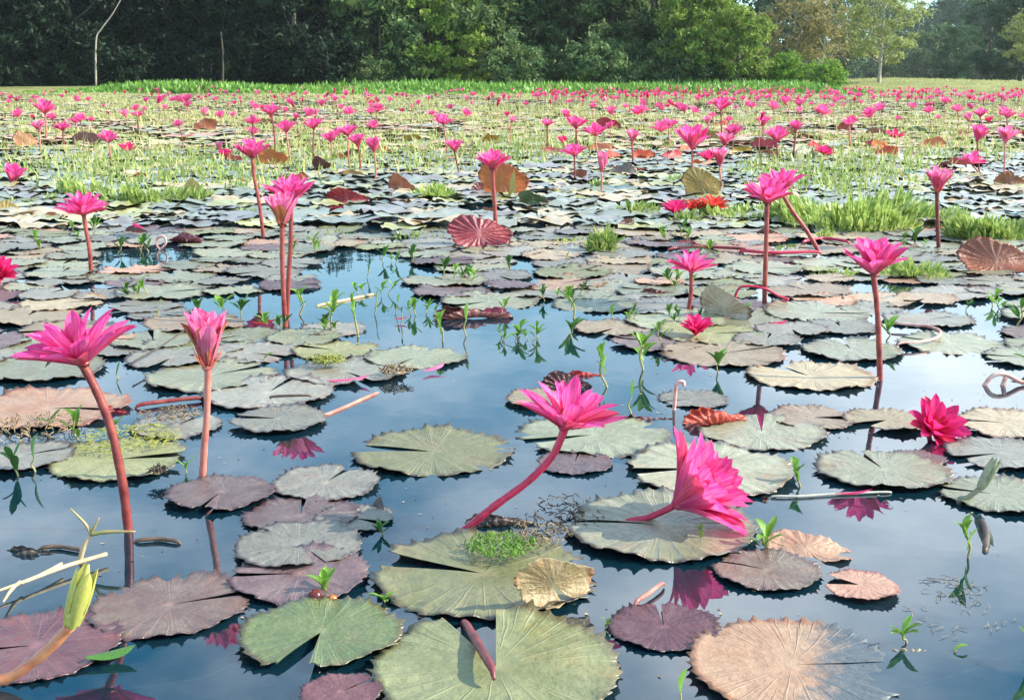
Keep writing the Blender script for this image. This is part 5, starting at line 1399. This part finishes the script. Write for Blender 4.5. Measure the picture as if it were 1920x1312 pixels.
for px, Y, sc in ((1420, 120, 1.6), (1480, 150, 1.9), (1550, 165, 1.8), (1690, 300, 2.1), (1800, 270, 2.6), (1850, 290, 3.0), (1910, 265, 2.6), (1970, 275, 2.9), (2050, 270, 2.8), (1610, 250, 2.2), (1740, 320, 2.2), (1770, 330, 2.5), (1650, 280, 2.0), (1885, 330, 3.2), (1830, 340, 2.8)):
    plant(('farA', 'farB')[int(px / 10) % 2], px, Y, sc, LR, GR)
for px, Y, sc in ((1770, 112, 0.62), (1830, 118, 1.0), (1890, 115, 1.05), (1945, 112, 1.0)):
    plant('farB', px, Y, sc, 'leafy mid-green tree in front of the hazy trees', 'mid-green trees before the hazy ones')
plant('pale', 1915, 90, 0.95, 'pale olive tree leaning over the bank beside the hazy trees')
for i, px in enumerate(range(1380, 2080, 60)):
    plant('bushdark', px, 240 + random.uniform(-12, 12), random.uniform(3.0, 5.0), 'shadowy undergrowth shrub beyond the grassy mound', 'undergrowth beyond the mound', 'shrub', 'shrub')
for i, px in enumerate(range(-150, 1300, 70)):
    plant('bushshade' if px < 760 else 'bushdark', px, 70 + random.uniform(-1, 4), random.uniform(1.0, 1.6), 'dark undergrowth shrub inside the wood', 'undergrowth inside the wood', 'shrub', 'shrub')
# bare trunks that catch the light
for (pts, Y, rd, lb) in (([(180, 78), (190, 55), (210, 28), (232, -10)], 68, 0.045, 'pale bare leaning trunk against the dark wood'), ([(418, 150), (418, 100), (414, 60)], 68, 0.06, 'short grey trunk standing under the dark crowns'), ([(1268, 165), (1270, 100), (1274, 50)], 70, 0.06, 'straight dark trunk beside the sunlit tree')):
    b = AT(pts[0][0], 165, Y); b.z = float(ground_z(b.x, b.y))
    root = empty('bare_tree', b, lb, 'tree')
    tube('trunk', [Vector((0, 0, -0.1))] + [AT(p[0], p[1], Y) - b for p in pts], [rd * 1.2, rd, rd * 0.8, rd * 0.5], M_BARKP if rd == 0.045 else M_TWIG, root, 8, 5)

# ------------------------------------------------------------------ haze: even thin air round everything
k = NT('haze_air')
pv = k.n('ShaderNodeVolumePrincipled')
pv.inputs['Color'].default_value = (0.86, 0.93, 1.0, 1)
pv.inputs['Density'].default_value = 0.00022
pv.inputs['Anisotropy'].default_value = 0.2
k.l(pv.outputs[0], k.out.inputs['Volume'])
x0, x1, y0, y1, z0, z1 = -650, 650, -550, 950, -2.2, 40
hv_ = [(x0, y0, z0), (x1, y0, z0), (x1, y1, z0), (x0, y1, z0), (x0, y0, z1), (x1, y0, z1), (x1, y1, z1), (x0, y1, z1)]
hz = obj('haze', mesh('haze', hv_, [(3, 2, 1, 0), (4, 5, 6, 7), (0, 1, 5, 4), (1, 2, 6, 5), (2, 3, 7, 6), (3, 0, 4, 7)], False), k.m)
hz['kind'] = 'stuff'; tag(hz, 'thin pale morning haze over pond and trees', 'haze')
